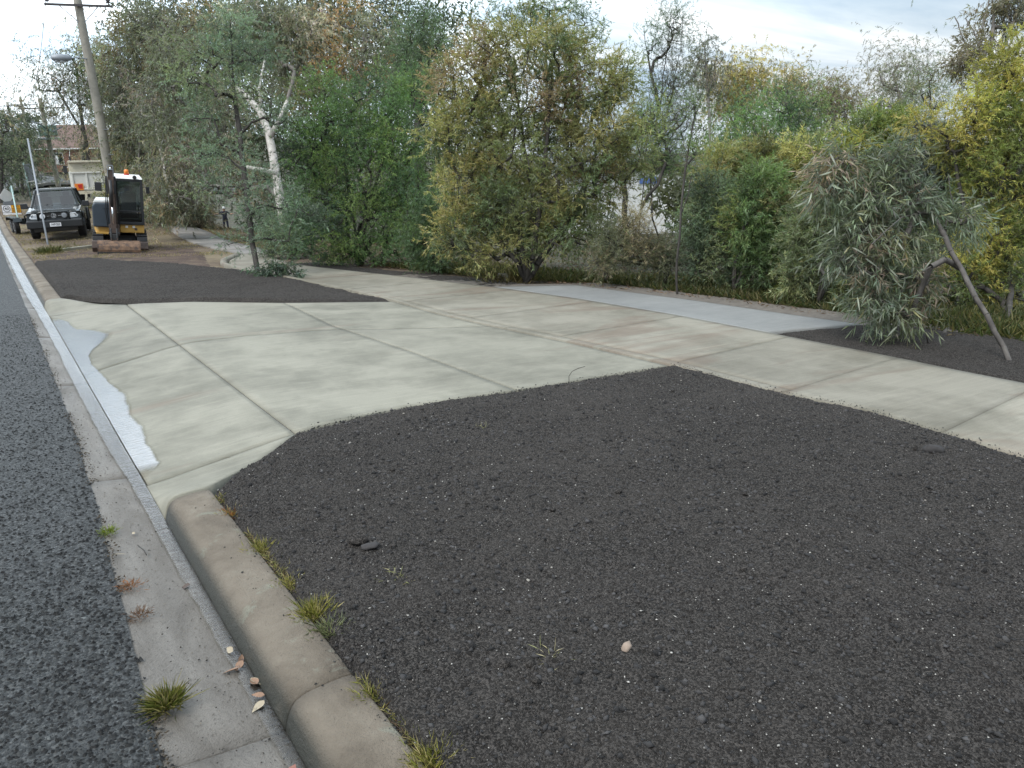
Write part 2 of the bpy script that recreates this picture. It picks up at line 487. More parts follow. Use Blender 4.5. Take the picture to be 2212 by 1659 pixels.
def gutter_film():   # a clear stream near the kerb end, thinning to a wet glaze on rough concrete up the hill
    m = MATS['running_water']; n, l = m.node_tree.nodes, m.node_tree.links
    gp = n.new('ShaderNodeNewGeometry'); sp = n.new('ShaderNodeSeparateXYZ'); l.new(gp.outputs['Position'], sp.inputs[0])
    for node, lo, hi in (('FRESNEL', 1.36, 3.1), ('BSDF_GLOSSY', .05, .26)):
        mr = n.new('ShaderNodeMapRange'); mr.inputs[1].default_value = 3.5; mr.inputs[2].default_value = 8.5; mr.inputs[3].default_value = lo; mr.inputs[4].default_value = hi
        l.new(sp.outputs['Y'], mr.inputs[0])
        q = [x for x in n if x.type == node][0]; l.new(mr.outputs[0], q.inputs['IOR' if node == 'FRESNEL' else 'Roughness'])
gutter_film()

def glass(name, tint=(.55, .62, .64), rough=.03):
    s = NT(name); s.n.remove(s.b)
    gl = s.node('ShaderNodeBsdfGlossy', Roughness=rough)
    tr = s.node('ShaderNodeBsdfTransparent'); tr.inputs[0].default_value = (*tint, 1)
    fr = s.node('ShaderNodeFresnel', IOR=1.75)
    mx = s.node('ShaderNodeMixShader'); s.l.new(fr.outputs[0], mx.inputs[0]); s.l.new(tr.outputs[0], mx.inputs[1]); s.l.new(gl.outputs[0], mx.inputs[2])
    s.l.new(mx.outputs[0], s.o.inputs[0])
glass('glass'); glass('dark_glass', (.25, .3, .32))

plain('black_paint', (.010, .014, .014), .16, 0, .1, (.74, (.03, .028, .024)), 3)
plain('black_plastic', (.018, .02, .022), .55)
plain('rubber', (.016, .016, .017), .8, 0, .3, (.62, (.06, .05, .04)), 8)
plain('navy_panel', (.035, .048, .062), .45, 0, .12, (.72, (.09, .08, .07)), 3)
plain('machine_yellow', (.48, .28, .06), .5, 0, .1, (.68, (.16, .11, .07)), 4)
plain('white_paint', (.68, .68, .65), .4, 0, .08, (.66, (.4, .36, .28)), 4)
plain('cream_paint', (.55, .51, .39), .5, 0, .1, (.58, (.24, .17, .11)), 3)
plain('tray_white', (.60, .60, .55), .5, 0, .08, (.64, (.33, .27, .19)), 3)
plain('grime', (.075, .052, .042), .6, 0, .35, (.6, (.13, .10, .075)), 9)
plain('rusty_steel', (.15, .09, .055), .7, .2, .6, (.48, (.06, .042, .034)), 9)
plain('dark_steel', (.05, .05, .05), .45, .6, .2)
plain('chrome', (.75, .76, .78), .15, 1, .05)
plain('galvanised', (.24, .26, .28), .55, .3, .15)
plain('lamp_lens', (.62, .65, .68), .12, 0, .1)
plain('orange_plastic', (.75, .22, .03), .35)
plain('red_plastic', (.5, .03, .025), .35)
plain('sign_white', (.74, .74, .76), .45, 0, .05)
plain('sign_orange', (.78, .37, .02), .45, 0, .05)
plain('sign_black', (.02, .02, .02), .5)
plain('sign_green', (.25, .36, .33), .5)
plain('hi_vis', (.55, .62, .06), .6)
plain('timber_pole', (.30, .28, .235), .85, 0, .2, (.62, (.2, .19, .17)), 4)
plain('timber_arm', (.085, .075, .075), .8)
plain('insulator', (.08, .07, .07), .3)
plain('cable', (.42, .42, .40), .5, .4)
plain('brick_wall', (.20, .10, .075), .85, 0, .2)
plain('roof_tile', (.15, .10, .085), .8, 0, .2)
plain('roof_sheet', (.55, .57, .58), .5, .2, .1)
plain('render_wall', (.70, .70, .68), .7, 0, .06)
plain('blue_sign', (.10, .17, .42), .5)
plain('window_white', (.7, .7, .7), .5)
plain('seat_cloth', (.03, .035, .035), .8)
plain('navy_cloth', (.012, .016, .035), .9)
plain('skin', (.42, .26, .19), .6)
plain('white_cloth', (.75, .75, .74), .8)
plain('hair', (.03, .02, .015), .7)
plain('stone', (.26, .20, .155), .9, 0, .25, None, 30)
plain('pale_stone', (.25, .23, .2), .9, 0, .3, None, 40)
plain('dark_clod', (.032, .029, .028), .95, 0, .3, None, 40)
plain('dead_leaf', (.22, .13, .08), .7, 0, .35, (.6, (.16, .09, .05)), 30)
plain('dead_leaf_pale', (.32, .27, .19), .7, 0, .25, (.6, (.25, .16, .1)), 30)
plain('dead_leaf_red', (.22, .09, .065), .6, 0, .3, None, 30)
plain('dark_joint', (.06, .055, .05), .9)
M = MATS
# ================================================================== the ground and the paving
def vnoise(x, y, seed=0):
    """cheap value noise, vectorised"""
    xi = np.floor(x).astype(np.int64); yi = np.floor(y).astype(np.int64)
    fx, fy = x - xi, y - yi
    fx = fx * fx * (3 - 2 * fx); fy = fy * fy * (3 - 2 * fy)
    def h(a, b):
        n = (a * 374761393 + b * 668265263 + seed * 974711) & 0x7fffffff
        n = ((n ^ (n >> 13)) * 1274126177) & 0x7fffffff
        return ((n ^ (n >> 16)) & 0xffff) / 65535.0
    return (h(xi, yi) * (1 - fx) + h(xi + 1, yi) * fx) * (1 - fy) + (h(xi, yi + 1) * (1 - fx) + h(xi + 1, yi + 1) * fx) * fy

def fbm(x, y, f, octs=4, gain=.55, seed=0):
    s = 0; a = 1; t = 0
    for k in range(octs):
        s = s + a * (vnoise(x * f, y * f, seed + k) - .5); t += a; a *= gain; f *= 2.03
    return s / t

def grid_faces(nu, nv):
    i = np.arange(nu - 1)[:, None]; j = np.arange(nv - 1)[None]
    a = i * nv + j
    return np.stack([a, a + nv, a + nv + 1, a + 1], -1).reshape(-1, 4)

def sheet(name, X, Y, Z, m, parent=None, smooth=True):
    nu, nv = X.shape
    me = fast_mesh(name, np.stack([X, Y, Z], -1).reshape(-1, 3), grid_faces(nu, nv))
    return link(name, me, m, parent, smooth)

def slab(name, X, Y, Z, m, parent, thick=.09, round_=.0):
    """a cast slab: top sheet with a rounded arris and sides"""
    nu, nv = X.shape
    Z = Z.copy()
    e = np.zeros_like(Z); e[0] = e[-1] = 1; e[:, 0] = e[:, -1] = 1
    V = np.stack([X, Y, Z - e * round_], -1).reshape(-1, 3)
    F = grid_faces(nu, nv)
    idx = np.arange(nu * nv).reshape(nu, nv)
    ring = np.concatenate([idx[0, :-1], idx[:-1, -1], idx[-1, :0:-1], idx[:0:-1, 0]])
    low = V[ring].copy(); low[:, 2] -= thick
    n0 = len(V); k = np.arange(len(ring)); k2 = (k + 1) % len(ring)
    side = np.stack([ring[k], ring[k2], n0 + k2, n0 + k], -1)
    me = fast_mesh(name, np.concatenate([V, low]), np.concatenate([F, side]))
    return link(name, me, m, parent, False)

I = np.interp
# plan curves, metres: X across the road, Y along it
PK_Y = [-3, 1.7, 3.0, 3.72, 4.3, 5.03, 6.3, 7.83, 9.0, 10.5, 12.47, 15.0, 16.8, 18.2]
PK_X = [4.35, 5.12, 5.33, 5.22, 5.22, 5.23, 5.15, 4.98, 4.90, 4.93, 4.73, 4.48, 4.24, 4.27]
PF_Y = [-3, 1.5, 2.7, 3.33, 3.98, 5.56, 7.2, 9.2, 11.2, 13.7, 16.0, 17.1, 18.6]
PF_X = [6.5, 7.2, 7.29, 7.32, 7.39, 7.47, 7.53, 7.44, 7.15, 6.55, 5.95, 5.72, 5.70]
xpk = lambda y: I(y, PK_Y, PK_X)
xpf = lambda y: I(y, PF_Y, PF_X)

# ---- the lie of the land, one sheet out to the horizon
xs = np.concatenate([np.array([-900, -500, -300, -180, -110, -70, -45, -30, -20, -14, -10]), np.arange(-8, .5, .8), [.5, .70, .76, .95], np.arange(1.2, 26, .3), np.arange(26, 60, 2), [65, 75, 90, 120, 170, 260, 420, 700, 1200]])
ys = np.concatenate([np.array([-300, -120, -60, -30, -15, -8, -5]), np.arange(-4, 60, .35), np.arange(60, 260, 4), [280, 320, 380, 460, 600, 900, 1500, 2500]])
GX, GY = np.meshgrid(xs, ys, indexing='ij')
GZ = g(GX, GY) + .085 + .035 * fbm(GX, GY, .9, 3) * (GX > .9)
GZ = np.where(GX < .73, g(GX, GY) - .30, GZ)
inp = (GX > 4.0) & (GX < 9.4) & (GY < 19.5) & (GX < I(GY, PF_Y + [30], PF_X + [5.7]) + 1.4) & (GX > I(GY, PK_Y, PK_X) - .05)
GZ = np.where(inp & (GX < I(GY, PF_Y, PF_X)), GZ - .05, GZ)
ramp_zone = (GX < 2.2) & (GY > 4.0) & (GY < 13.6)
GZ = np.where(ramp_zone, np.minimum(GZ, g(GX, GY) - .08), GZ)
GZ = np.where((GX < -8.4) & (GY < 55), g(GX, GY) + .12 + .05 * fbm(GX, GY, .4, 3), GZ)
GZ = np.where((GX < .73) & (GY > 62), g(GX, GY) + .05, GZ)
ground = sheet('ground', GX, GY, GZ, M['bare_earth'])
tag(ground, 'hillside of brown earth and dry grass', kind='structure')

# ---- road
rx = np.concatenate([[-8.4, -7, -5.5, -4], np.arange(-3, -.4, .3), np.arange(-.4, .0, .05)])
ry = np.concatenate([np.arange(-4, 20, .4), np.arange(20, 66, 1.5)])
RX, RY = np.meshgrid(rx, ry, indexing='ij')
s_ = (RX + 8.4) / (8.4 - .05)
edge = I(RY, [-4, 2, 4, 6, 13, 70], [.06, .10, .17, .23, .25, .27])
RX = -8.4 + s_ * (edge + 8.4)
RX = RX + (s_ > .99) * .03 * fbm(RY, RY * 0 + 3.3, 9, 3)
RZ = g(RX, RY) + .02 + .02 * np.clip(.2 - RX, 0, 4) + .004 * fbm(RX, RY, 3, 2)
road = sheet('road', RX, RY, RZ, M['asphalt'])
tag(road, 'wet dark chip-seal asphalt road beside the gutter', kind='structure')

# stone chips standing proud in the seal, near the camera
n = 24000
cy = 1.5 + 11.5 * rng.random(n) ** 2.0
cx = -1.35 * rng.random(n) ** 1.0 * np.clip(.35 + cy * .14, .4, 1.5) + I(cy, [-4, 2, 4, 6, 13], [.06, .10, .17, .23, .25]) + .012 * rng.standard_normal(n)
sc = .0058 + .0055 * rng.random(n)
base = np.array([[1, 0, 0], [.2, .95, 0], [-.9, .45, 0], [-.7, -.8, 0], [.5, -.9, 0], [.15, .1, .8], [-.25, -.2, .62]])
bf = np.array([[0, 1, 5], [1, 2, 6], [1, 6, 5], [2, 3, 6], [3, 4, 6], [4, 5, 6], [4, 0, 5]])
th = rng.random(n) * 6.283
jit = base[None] * (1 + .35 * rng.standard_normal((n, 7, 1))) * sc[:, None, None]
vx = jit[..., 0] * np.cos(th)[:, None] - jit[..., 1] * np.sin(th)[:, None]
vy = jit[..., 0] * np.sin(th)[:, None] + jit[..., 1] * np.cos(th)[:, None]
vz = jit[..., 2] + (g(cx, cy) + .019 + .02 * np.clip(.2 - cx, 0, 4))[:, None]
V = np.stack([cx[:, None] + vx, cy[:, None] + vy, vz], -1).reshape(-1, 3)
Fc = (bf[None] + 7 * np.arange(n)[:, None, None]).reshape(-1, 3)
tone = (.004 + .05 * rng.random(n) ** 2.6)[:, None] * np.array([[.96, 1.02, 1.0]])
pale = rng.random(n) < .03; tone[pale] = tone[pale] * 2.2
me = fast_mesh('stone_chips', V, Fc, np.repeat(tone, 7, 0))
o = link('stone_chips', me, M['stone_chip']); o.parent = road
tag(o, kind='stuff')

# ---- gutter channel, cast in lengths
gut = empty('gutter'); tag(gut, 'old concrete gutter channel running with rainwater along the kerb', kind='structure')
joints = [-3.7, -.8, 2.1, 5.0, 7.9, 10.8, 13.7, 16.6, 19.5, 22.4, 25.3, 28.2, 31.1, 34, 37, 40, 44, 48, 52, 58, 64]
prof_s = np.linspace(0, 1, 9)
def gut_z(s): return .018 - .03 * s - .006 * np.sin(s * 3.14)
for a, b in zip(joints[:-1], joints[1:]):
    yy = np.linspace(a + .004, b - .004, max(8, int((b - a) / .15)))
    S, Yg = np.meshgrid(prof_s, yy, indexing='ij')
    x0 = I(Yg, [-4, 2, 4, 6, 13, 70], [.06, .10, .17, .23, .25, .27]) - .03
    Xg = x0 + S * (.49 - x0)
    Zg = g(Xg, Yg) + gut_z(S) + .003 * fbm(Xg, Yg, 6, 3)
    slab('channel_length', Xg, Yg, Zg, M['gutter_concrete'], gut, .1)

# ---- kerb lengths (old mountable profile)
KP = np.array([(.482, -.02), (.486, .0), (.494, .03), (.504, .06), (.518, .088), (.534, .106), (.556, .119), (.59, .126), (.65, .131), (.70, .133), (.735, .131), (.744, .12), (.746, -.08)])
def kerb_length(a, b, parent, shrink=.004):
    yy = np.linspace(a + shrink, b - shrink, max(6, int((b - a) / .09)))
    yy2 = np.concatenate([[yy[0] - .0], yy, [yy[-1]]])
    K, Yk = np.meshgrid(np.arange(len(KP)), yy2, indexing='ij')
    inset = np.zeros_like(Yk); inset[:, 0] = inset[:, -1] = 1
    cx_, cz_ = .63, .02
    px, pz = KP[K.astype(int), 0], KP[K.astype(int), 1]
    Xk = px + inset * (cx_ - px) * .98; Zk = pz + inset * (cz_ - pz) * .98
    wob = .005 * fbm(Yk, px * 9, 5, 4) * (1 - inset)
    r1 = np.zeros_like(Yk); r1[:, 1] = r1[:, -2] = .006
    Zk = g(Xk, Yk) + Zk + wob - r1
    o = sheet('kerb_length', Xk + wob * .6, Yk, Zk, M['kerb_concrete'], parent)
    wet = 1 - sm(pz, .05, .124)            # wet algae at the foot of the kerb face
    wet[-3:] = 0
    a = o.data.color_attributes.new('Col', 'FLOAT_COLOR', 'POINT')
    c4 = np.ones((wet.size, 4), np.float32); c4[:, :3] = wet.ravel()[:, None]; a.data.foreach_set('color', c4.ravel())
    return o
kerb = empty('kerb'); tag(kerb, 'weathered concrete kerb between gutter and verge', kind='structure')
for a, b in [(-3.7, -.8), (-.8, 2.1), (2.1, 4.17), (13.75, 16.6), (16.6, 19.5), (19.5, 22.4), (22.4, 25.3), (25.3, 28.2), (28.2, 31.1), (31.1, 34), (34, 37), (37, 40), (40, 44), (44, 48), (48, 52), (52, 58), (58, 64)]:
    kerb_length(a, b, kerb)

# ---- the driveway crossing
def ramp_z(x, y):
    z = .12 * sm(x, .42, 1.75) - .012 * (1 - sm(x, .48, .8))
    return g(x, y) + z
DN_S, DN_Y = [.48, 1.5, 1.96, 2.45, 2.94, 4.06, 4.6, 5.2], [4.80, 4.95, 5.04, 5.09, 5.07, 5.0, 5.0, 4.98]
DF_S, DF_Y = [.48, 1.13, 1.5, 2.38, 3.54, 4.33, 4.95], [12.75, 12.70, 12.55, 12.24, 11.3, 10.85, 10.5]
drive = empty('driveway'); tag(drive, 'new pale concrete driveway crossing between road and path', kind='structure')
def cj(x): return I(x, [.48, 1.3, 1.6, 2.3, 3.2, 4.2, 5.2], [8.35, 8.72, 8.84, 8.90, 8.75, 8.2, 7.75])
def drive_slab(xa, xb, ya, yb):
    """xa, xb: functions of y; ya, yb: functions of x"""
    nu, nv = 26, 40
    u, v = np.meshgrid(np.linspace(0, 1, nu), np.linspace(0, 1, nv), indexing='ij')
    x = xa(8.0) + u * (xb(8.0) - xa(8.0)); gx = .008
    for _ in range(3):
        y = ya(x) + .004 + v * (yb(x) - ya(x) - .008)
        x = xa(y) + gx + u * (xb(y) - xa(y) - 2 * gx)
    slab('slab', x, y, ramp_z(x, y) + .002 * fbm(x, y, .8, 3), M['concrete'], drive)
c0 = lambda y: y * 0 + .492; c1 = lambda y: y * 0 + 1.505; c2 = lambda y: I(y, [4.8, 7, 9, 11], [3.47, 3.45, 3.36, 3.5]); c3 = lambda y: xpk(y) - .004
dn = lambda x: I(x, DN_S, DN_Y); df = lambda x: I(x, DF_S, DF_Y)
for xa, xb in ((c0, c1), (c1, c2), (c2, c3)):
    drive_slab(xa, xb, dn, cj); drive_slab(xa, xb, cj, df)
# bedding showing dark in the joints
u, v = np.meshgrid(np.linspace(0, 1, 20), np.linspace(0, 1, 30), indexing='ij')
x = .50 + u * 4.4; y = dn(x) + .05 + v * (df(x) - dn(x) - .1)
sheet('bedding', x, y, ramp_z(x, y) - .013, M['dark_joint'], drive)
# wings: kerb profile easing into the ramp
def wing(y_k, p_lo, p_hi, name='wing'):
    t, k = np.meshgrid(np.linspace(0, 1, 16), np.arange(11), indexing='ij')
    kx, kz = KP[k, 0], KP[k, 1]
    q = (kx - KP[0, 0]) / (KP[10, 0] - KP[0, 0])
    ex = p_lo[0] + q * (p_hi[0] - p_lo[0]); ey = p_lo[1] + q * (p_hi[1] - p_lo[1])
    X = kx + t * (ex - kx); Y = y_k + t * (ey - y_k)
    zl = kz * (1 - sm(t, 0, .9)) + (.12 * sm(X, .42, 1.75) - .012 * (1 - sm(X, .48, .8))) * sm(t, 0, .9)
    slab(name, X, Y, g(X, Y) + zl, M['concrete'], drive, .12)
wing(4.182, (.488, 4.79), (1.50, 4.945))
wing(13.735, (.488, 12.765), (1.5, 12.57))

# ---- shared path with its edge strip
path = empty('shared_path'); tag(path, 'pale concrete shared path crossing the driveway', kind='structure')
pj = [-3.0, -.6, 1.0, 2.36, 3.68, 5.0, 6.75, 8.5, 10.4, 12.3, 14.2, 16.0, 17.6]
for a, b in zip(pj[:-1], pj[1:]):
    u, v = np.meshgrid(np.linspace(0, 1, 16), np.linspace(0, 1, 20), indexing='ij')
    y = a + .004 + v * (b - a - .008)
    off = np.where(y >= 3.6, .17, .0)
    for _ in range(2):
        xl = xpk(y) + (.17 if b > 3.7 else 0.02)
        x = xl + u * (xpf(y) - xl)
        y = a + .004 + v * (b - a - .008) + .11 * (x - 5.2)
    slab('slab', x, y, g(x, y) + .132 + .002 * fbm(x, y, .8, 3), M['concrete_path'], path)
# turning end of the new path
u, v = np.meshgrid(np.linspace(0, 1, 14), np.linspace(0, 1, 22), indexing='ij')
yl = 17.62 + v * 3.2
xl = I(yl, [17.6, 18.3, 19.2, 20.0, 20.9], [4.40, 4.46, 4.72, 5.12, 5.5])
xr = I(yl, [17.6, 18.6, 19.6, 20.9], [5.72, 5.74, 5.95, 6.35])
x = xl + u * (xr - xl); y = yl + .11 * (x - 5.2)
slab('slab', x, y, g(x, y) + .130, M['concrete_path'], path)
# raised edge strip along the path on the road side
sy = np.concatenate([np.linspace(3.70, 17.6, 120), np.linspace(17.65, 20.9, 40)])
sxl = np.where(sy < 17.62, I(sy, PK_Y, PK_X), I(sy, [17.6, 18.3, 19.2, 20.0, 20.9], [4.24, 4.28, 4.52, 4.92, 5.32]))
for a, b in zip([0, 33, 70, 108], [33, 70, 108, 160]):
    yy = sy[a:b + 1] if b < 160 else sy[a:b]
    x0 = sxl[a:b + 1] if b < 160 else sxl[a:b]
    u, yv = np.meshgrid(np.linspace(0, 1, 5), yy, indexing='ij')
    xx = x0[None] + .005 + u * .155
    lift = I(yy, [3.7, 9.8, 11.5, 21], [.012, .012, .05, .06])
    slab('edge_strip', xx, yv, g(xx, yv) + .128 + lift[None] * np.sin(np.pi * np.clip(u * .7 + .25, 0, 1)), M['concrete_path'], path, .1)
# old footpath beyond
fp = empty('footpath'); tag(fp, 'old narrow concrete footpath winding past the excavator into the trees', kind='structure')
fy = np.array([20.4, 24.6, 29, 34, 40, 48, 56])
fl = np.array([5.55, 5.40, 5.5, 5.85, 6.3, 7.2, 8.3]); fr = np.array([6.45, 6.55, 6.75, 7.05, 7.4, 8.3, 9.4])
fj = np.arange(20.95, 55, 1.7)
for a, b in zip(fj[:-1], fj[1:]):
    u, yv = np.meshgrid(np.linspace(0, 1, 5), np.linspace(a + .008, b - .008, 5), indexing='ij')
    xx = I(yv, fy, fl) + u * (I(yv, fy, fr) - I(yv, fy, fl))
    slab('slab', xx, yv, g(xx, yv) + .13, M['concrete_footpath'], fp, .09)

# ---- grey concrete apron on the far side of the path
u, v = np.meshgrid(np.linspace(0, 1, 24), np.linspace(0, 1, 40), indexing='ij')
y = (5.56 - .27 * u) + v * ((11.15 - .62 * u) - (5.56 - .27 * u))
xr_ = I(y, [5.2, 6.3, 8, 10.6], [8.93, 8.86, 8.8, 8.5])
x = xpf(y) + .012 + u * (xr_ - xpf(y) - .012)
apron = empty('apron'); tag(apron, 'blue-grey concrete apron behind the shared path', kind='structure')
slab('slab', x, y, g(x, y) + .130, M['concrete_apron'], apron)
# gravel shoulder behind the apron
u, v = np.meshgrid(np.linspace(0, 1, 8), np.linspace(0, 1, 60), indexing='ij')
y = 4.3 + v * 9.6
xl = np.where(y < 11.0, I(y, [4.2, 5.2, 6.3, 8, 10.6, 11.2], [9.15, 8.95, 8.88, 8.82, 8.52, 7.3]), I(y, [11, 11.2, 13.7, 14.5], [7.6, 7.2, 6.6, 6.4]))
x = xl + u * (.75 + .15 * fbm(y, y * 0, 1.1, 3, seed=3))
plain('shoulder_gravel', (.12, .105, .088), .95, 0, .35, (.55, (.07, .06, .05)), 14)
sh = sheet('gravel_shoulder', x, y, g(x, y) + .118 + .02 * fbm(x, y, 4, 3), M['shoulder_gravel'])
tag(sh, 'strip of brown gravel between apron and shrubs', kind='structure')

# ---- spread topsoil
def soil_sheet(name, label, X, Y, edge_u, amp=1.0, lift=.03):
    nu, nv = X.shape
    lump = .05 * fbm(X, Y, 1.1, 3, seed=5) + .018 * fbm(X * .35 + Y * .2, Y - X * .3, 4.5, 3, seed=6) + .022 * fbm(X, Y, 9, 3, seed=9) + .022 * np.abs(fbm(X, Y, 34, 3, .6, seed=13)) + .016 * fbm(X, Y, 85, 2, .6, seed=21)
    Z = g(X, Y) + .118 + edge_u * (lift + lump * amp) - (1 - edge_u) * .012
    o = sheet(name, X, Y, Z, M['soil'], None, False)
    return tag(o, label, kind='structure'), Z

def edge_fade(u, v, a=.02, b=.02):
    return np.minimum(np.minimum(sm(u, 0, a), sm(1 - u, 0, a)), np.minimum(sm(1 - v, 0, b), np.ones_like(v)))

nu, nv = 380, 410
u, w = np.meshgrid(np.linspace(0, 1, nu), np.linspace(0, 1, nv), indexing='ij')
v = .30 * w + .70 * w ** 1.7
ytop = I(u, [0, .04, .09, .165, .27, .38, .49, .74, .86, 1.0], [4.10, 4.36, 4.56, 4.93, 5.03, 5.08, 5.06, 4.99, 4.99, 4.97])
y = .25 + v * (ytop - .25)
xl = .742 + .012 * fbm(y, y * 0, 6, 3)
x = xl + u * (xpk(y) + np.where(y < 3.7, .0, .0) - xl)
rag = .02 * fbm(x, y, 7, 3, seed=31) * sm(v, .9, 1)
soil_near, SZ = soil_sheet('topsoil', 'wide bed of dark crumbly topsoil between kerb and path', x, y + rag, edge_fade(u, v, .012, .02))
SOILX, SOILY, SOILZ = x, y, SZ

nu, nv = 170, 180
u, v = np.meshgrid(np.linspace(0, 1, nu), np.linspace(0, 1, nv), indexing='ij')
yb = I(u, [0, .1, .2, .4, .67, .86, 1], [13.95, 13.1, 12.6, 12.24, 11.3, 10.86, 10.5]); yt = I(u, [0, .33, .7, .88, 1], [21.1, 21.4, 19.3, 17.6, 16.6])
y = yb + v * (yt - yb) + .12 * fbm(u * 8, v * 8, 1.3, 3) * sm(v, .9, 1)
x = .745 + u * (xpk(y) - .745)
ef = np.minimum(edge_fade(u, v, .02, .03), sm(v, 0, .015))
soil_far, _ = soil_sheet('topsoil', 'far bed of dark topsoil in front of the excavator', x, y, ef, 1.3, .05)

nu, nv = 150, 190
u, v = np.meshgrid(np.linspace(0, 1, nu), np.linspace(0, 1, nv), indexing='ij')
y = -1.0 + v * (5.53 - .25 * u + 1.0)
x = xpf(y) + u * (I(y, [-1, 3, 4.6, 5.4], [9.2, 9.6, 9.4, 8.98]) - xpf(y)) + .08 * fbm(y, u, 1.5, 3) * sm(u, .9, 1)
soil_right, _ = soil_sheet('topsoil', 'strip of dark topsoil under the leaning gum sapling', x, y, edge_fade(u, v, .02, .02), 1.0, .02)
u, v = np.meshgrid(np.linspace(0, 1, 40), np.linspace(0, 1, 120), indexing='ij')
y = 11.3 + v * 6.4
x = xpf(y) + u * (.9 - .25 * v) + .05 * fbm(y, u, 2, 3) * sm(u, .9, 1)
soil_strip, _ = soil_sheet('topsoil', 'thin strip of topsoil along the far edge of the path under green wattle', x, y, edge_fade(u, v, .1, .05), .9, .0)

u, v = np.meshgrid(np.linspace(0, 1, 90), np.linspace(0, 1, 110), indexing='ij')
y = I(u, [0, .33, .7, 1], [20.9, 21.1, 19.1, 17.4]) + v * (I(u, [0, .3, .6, 1], [23.2, 26.5, 27.8, 24.0]) - I(u, [0, .33, .7, 1], [20.9, 21.1, 19.1, 17.4])) + .5 * fbm(u * 9, v * 9, 1.1, 4, seed=81) * sm(v, .6, 1)
x = 1.0 + u * (I(y, [17, 19, 21, 24, 28], [4.1, 4.3, 4.7, 5.2, 5.2]) - 1.0) + .2 * fbm(v * 9, u * 9, 1.1, 4, seed=83) * sm(u, .7, 1)
dz_ = g(x, y) + .112 + .05 * fbm(x, y, 2.2, 4, seed=85) + .03 * np.abs(fbm(x, y, 9, 3, seed=87)) - .05 * (1 - np.minimum(np.minimum(sm(u, 0, .08), sm(1 - u, 0, .1)), sm(1 - v, 0, .15)))
s = NT('disturbed_earth'); vv_ = s.coord('World')
cc_ = s.ramp(s.noise(vv_, 1.4, 7, .7, .6), [(.3, (.030, .019, .014)), (.48, (.065, .040, .028)), (.6, (.10, .068, .046)), (.72, (.19, .145, .09))])
fl_ = s.ramp(s.noise(vv_, 38, 3, .6), [(.62, 0.0), (.7, 1.0)])
s.set(Base_Color=s.mixc(s.math('MULTIPLY', fl_, .6), cc_, (.27, .22, .15)), Roughness=.95); s.bump(s.noise(vv_, 26, 6, .75), 1.0, .03)
tag(sheet('disturbed_earth', x, y, dz_, M['disturbed_earth'], None, False), 'patch of churned reddish-brown earth under the excavator', kind='structure')

# crumbs of soil scattered on the near bed: too many to count
def blob_mesh(n_sub=1):
    t = (1 + 5 ** .5) / 2
    V = np.array([(-1, t, 0), (1, t, 0), (-1, -t, 0), (1, -t, 0), (0, -1, t), (0, 1, t), (0, -1, -t), (0, 1, -t), (t, 0, -1), (t, 0, 1), (-t, 0, -1), (-t, 0, 1)], float)
    V /= np.linalg.norm(V[0])
    F = np.array([(0, 11, 5), (0, 5, 1), (0, 1, 7), (0, 7, 10), (0, 10, 11), (1, 5, 9), (5, 11, 4), (11, 10, 2), (10, 7, 6), (7, 1, 8), (3, 9, 4), (3, 4, 2), (3, 2, 6), (3, 6, 8), (3, 8, 9), (4, 9, 5), (2, 4, 11), (6, 2, 10), (8, 6, 7), (9, 8, 1)])
    return V, F
OV = np.array([(1, 0, 0), (-1, 0, 0), (0, 1, 0), (0, -1, 0), (0, 0, 1), (0, 0, -.4)], float)
OF = np.array([(0, 2, 4), (2, 1, 4), (1, 3, 4), (3, 0, 4), (2, 0, 5), (1, 2, 5), (3, 1, 5), (0, 3, 5)])
def scatter(name, n, XS, YS, ZS, size, tones, parent, pw=2.5):
    i = rng.integers(2, XS.shape[0] - 2, n); j = np.minimum((rng.random(n) ** .9 * (XS.shape[1] - 4)).astype(int) + 2, XS.shape[1] - 3)
    c = np.stack([XS[i, j], YS[i, j], ZS[i, j]], -1); c[:, :2] += .006 * rng.standard_normal((n, 2))
    clump = fbm(c[:, 0], c[:, 1], 2.2, 3, seed=44)
    s = size[0] + (size[1] - size[0]) * rng.random(n) ** pw
    s = s * (1 + 1.2 * np.clip(clump, 0, .4))
    v = OV[None] * s[:, None, None] * (1 + .38 * rng.standard_normal((n, 6, 1))) * (1 + .25 * rng.standard_normal((n, 1, 3)))
    th = rng.random(n) * 6.28
    vx = v[..., 0] * np.cos(th)[:, None] - v[..., 1] * np.sin(th)[:, None]; vy = v[..., 0] * np.sin(th)[:, None] + v[..., 1] * np.cos(th)[:, None]
    V = c[:, None] + np.stack([vx, vy, v[..., 2] * .8], -1)
    F = (OF[None] + 6 * np.arange(n)[:, None, None]).reshape(-1, 3)
    t = tones(n)
    o = link(name, fast_mesh(name, V.reshape(-1, 3), F, np.repeat(t, 6, 0)), M['soil_crumb'], parent)
    return tag(o, kind='stuff')
scatter('soil_crumbs', 24000, SOILX, SOILY, SOILZ, (.003, .013), lambda n: (.014 + .055 * rng.random(n) ** 2)[:, None] * np.array([[1, .95, .93]]), soil_near)
scatter('grit', 5200, SOILX, SOILY, SOILZ + .004, (.0018, .0045), lambda n: (.08 + .40 * rng.random(n) ** 1.5)[:, None] * np.array([[1, .95, .86]]), soil_near)

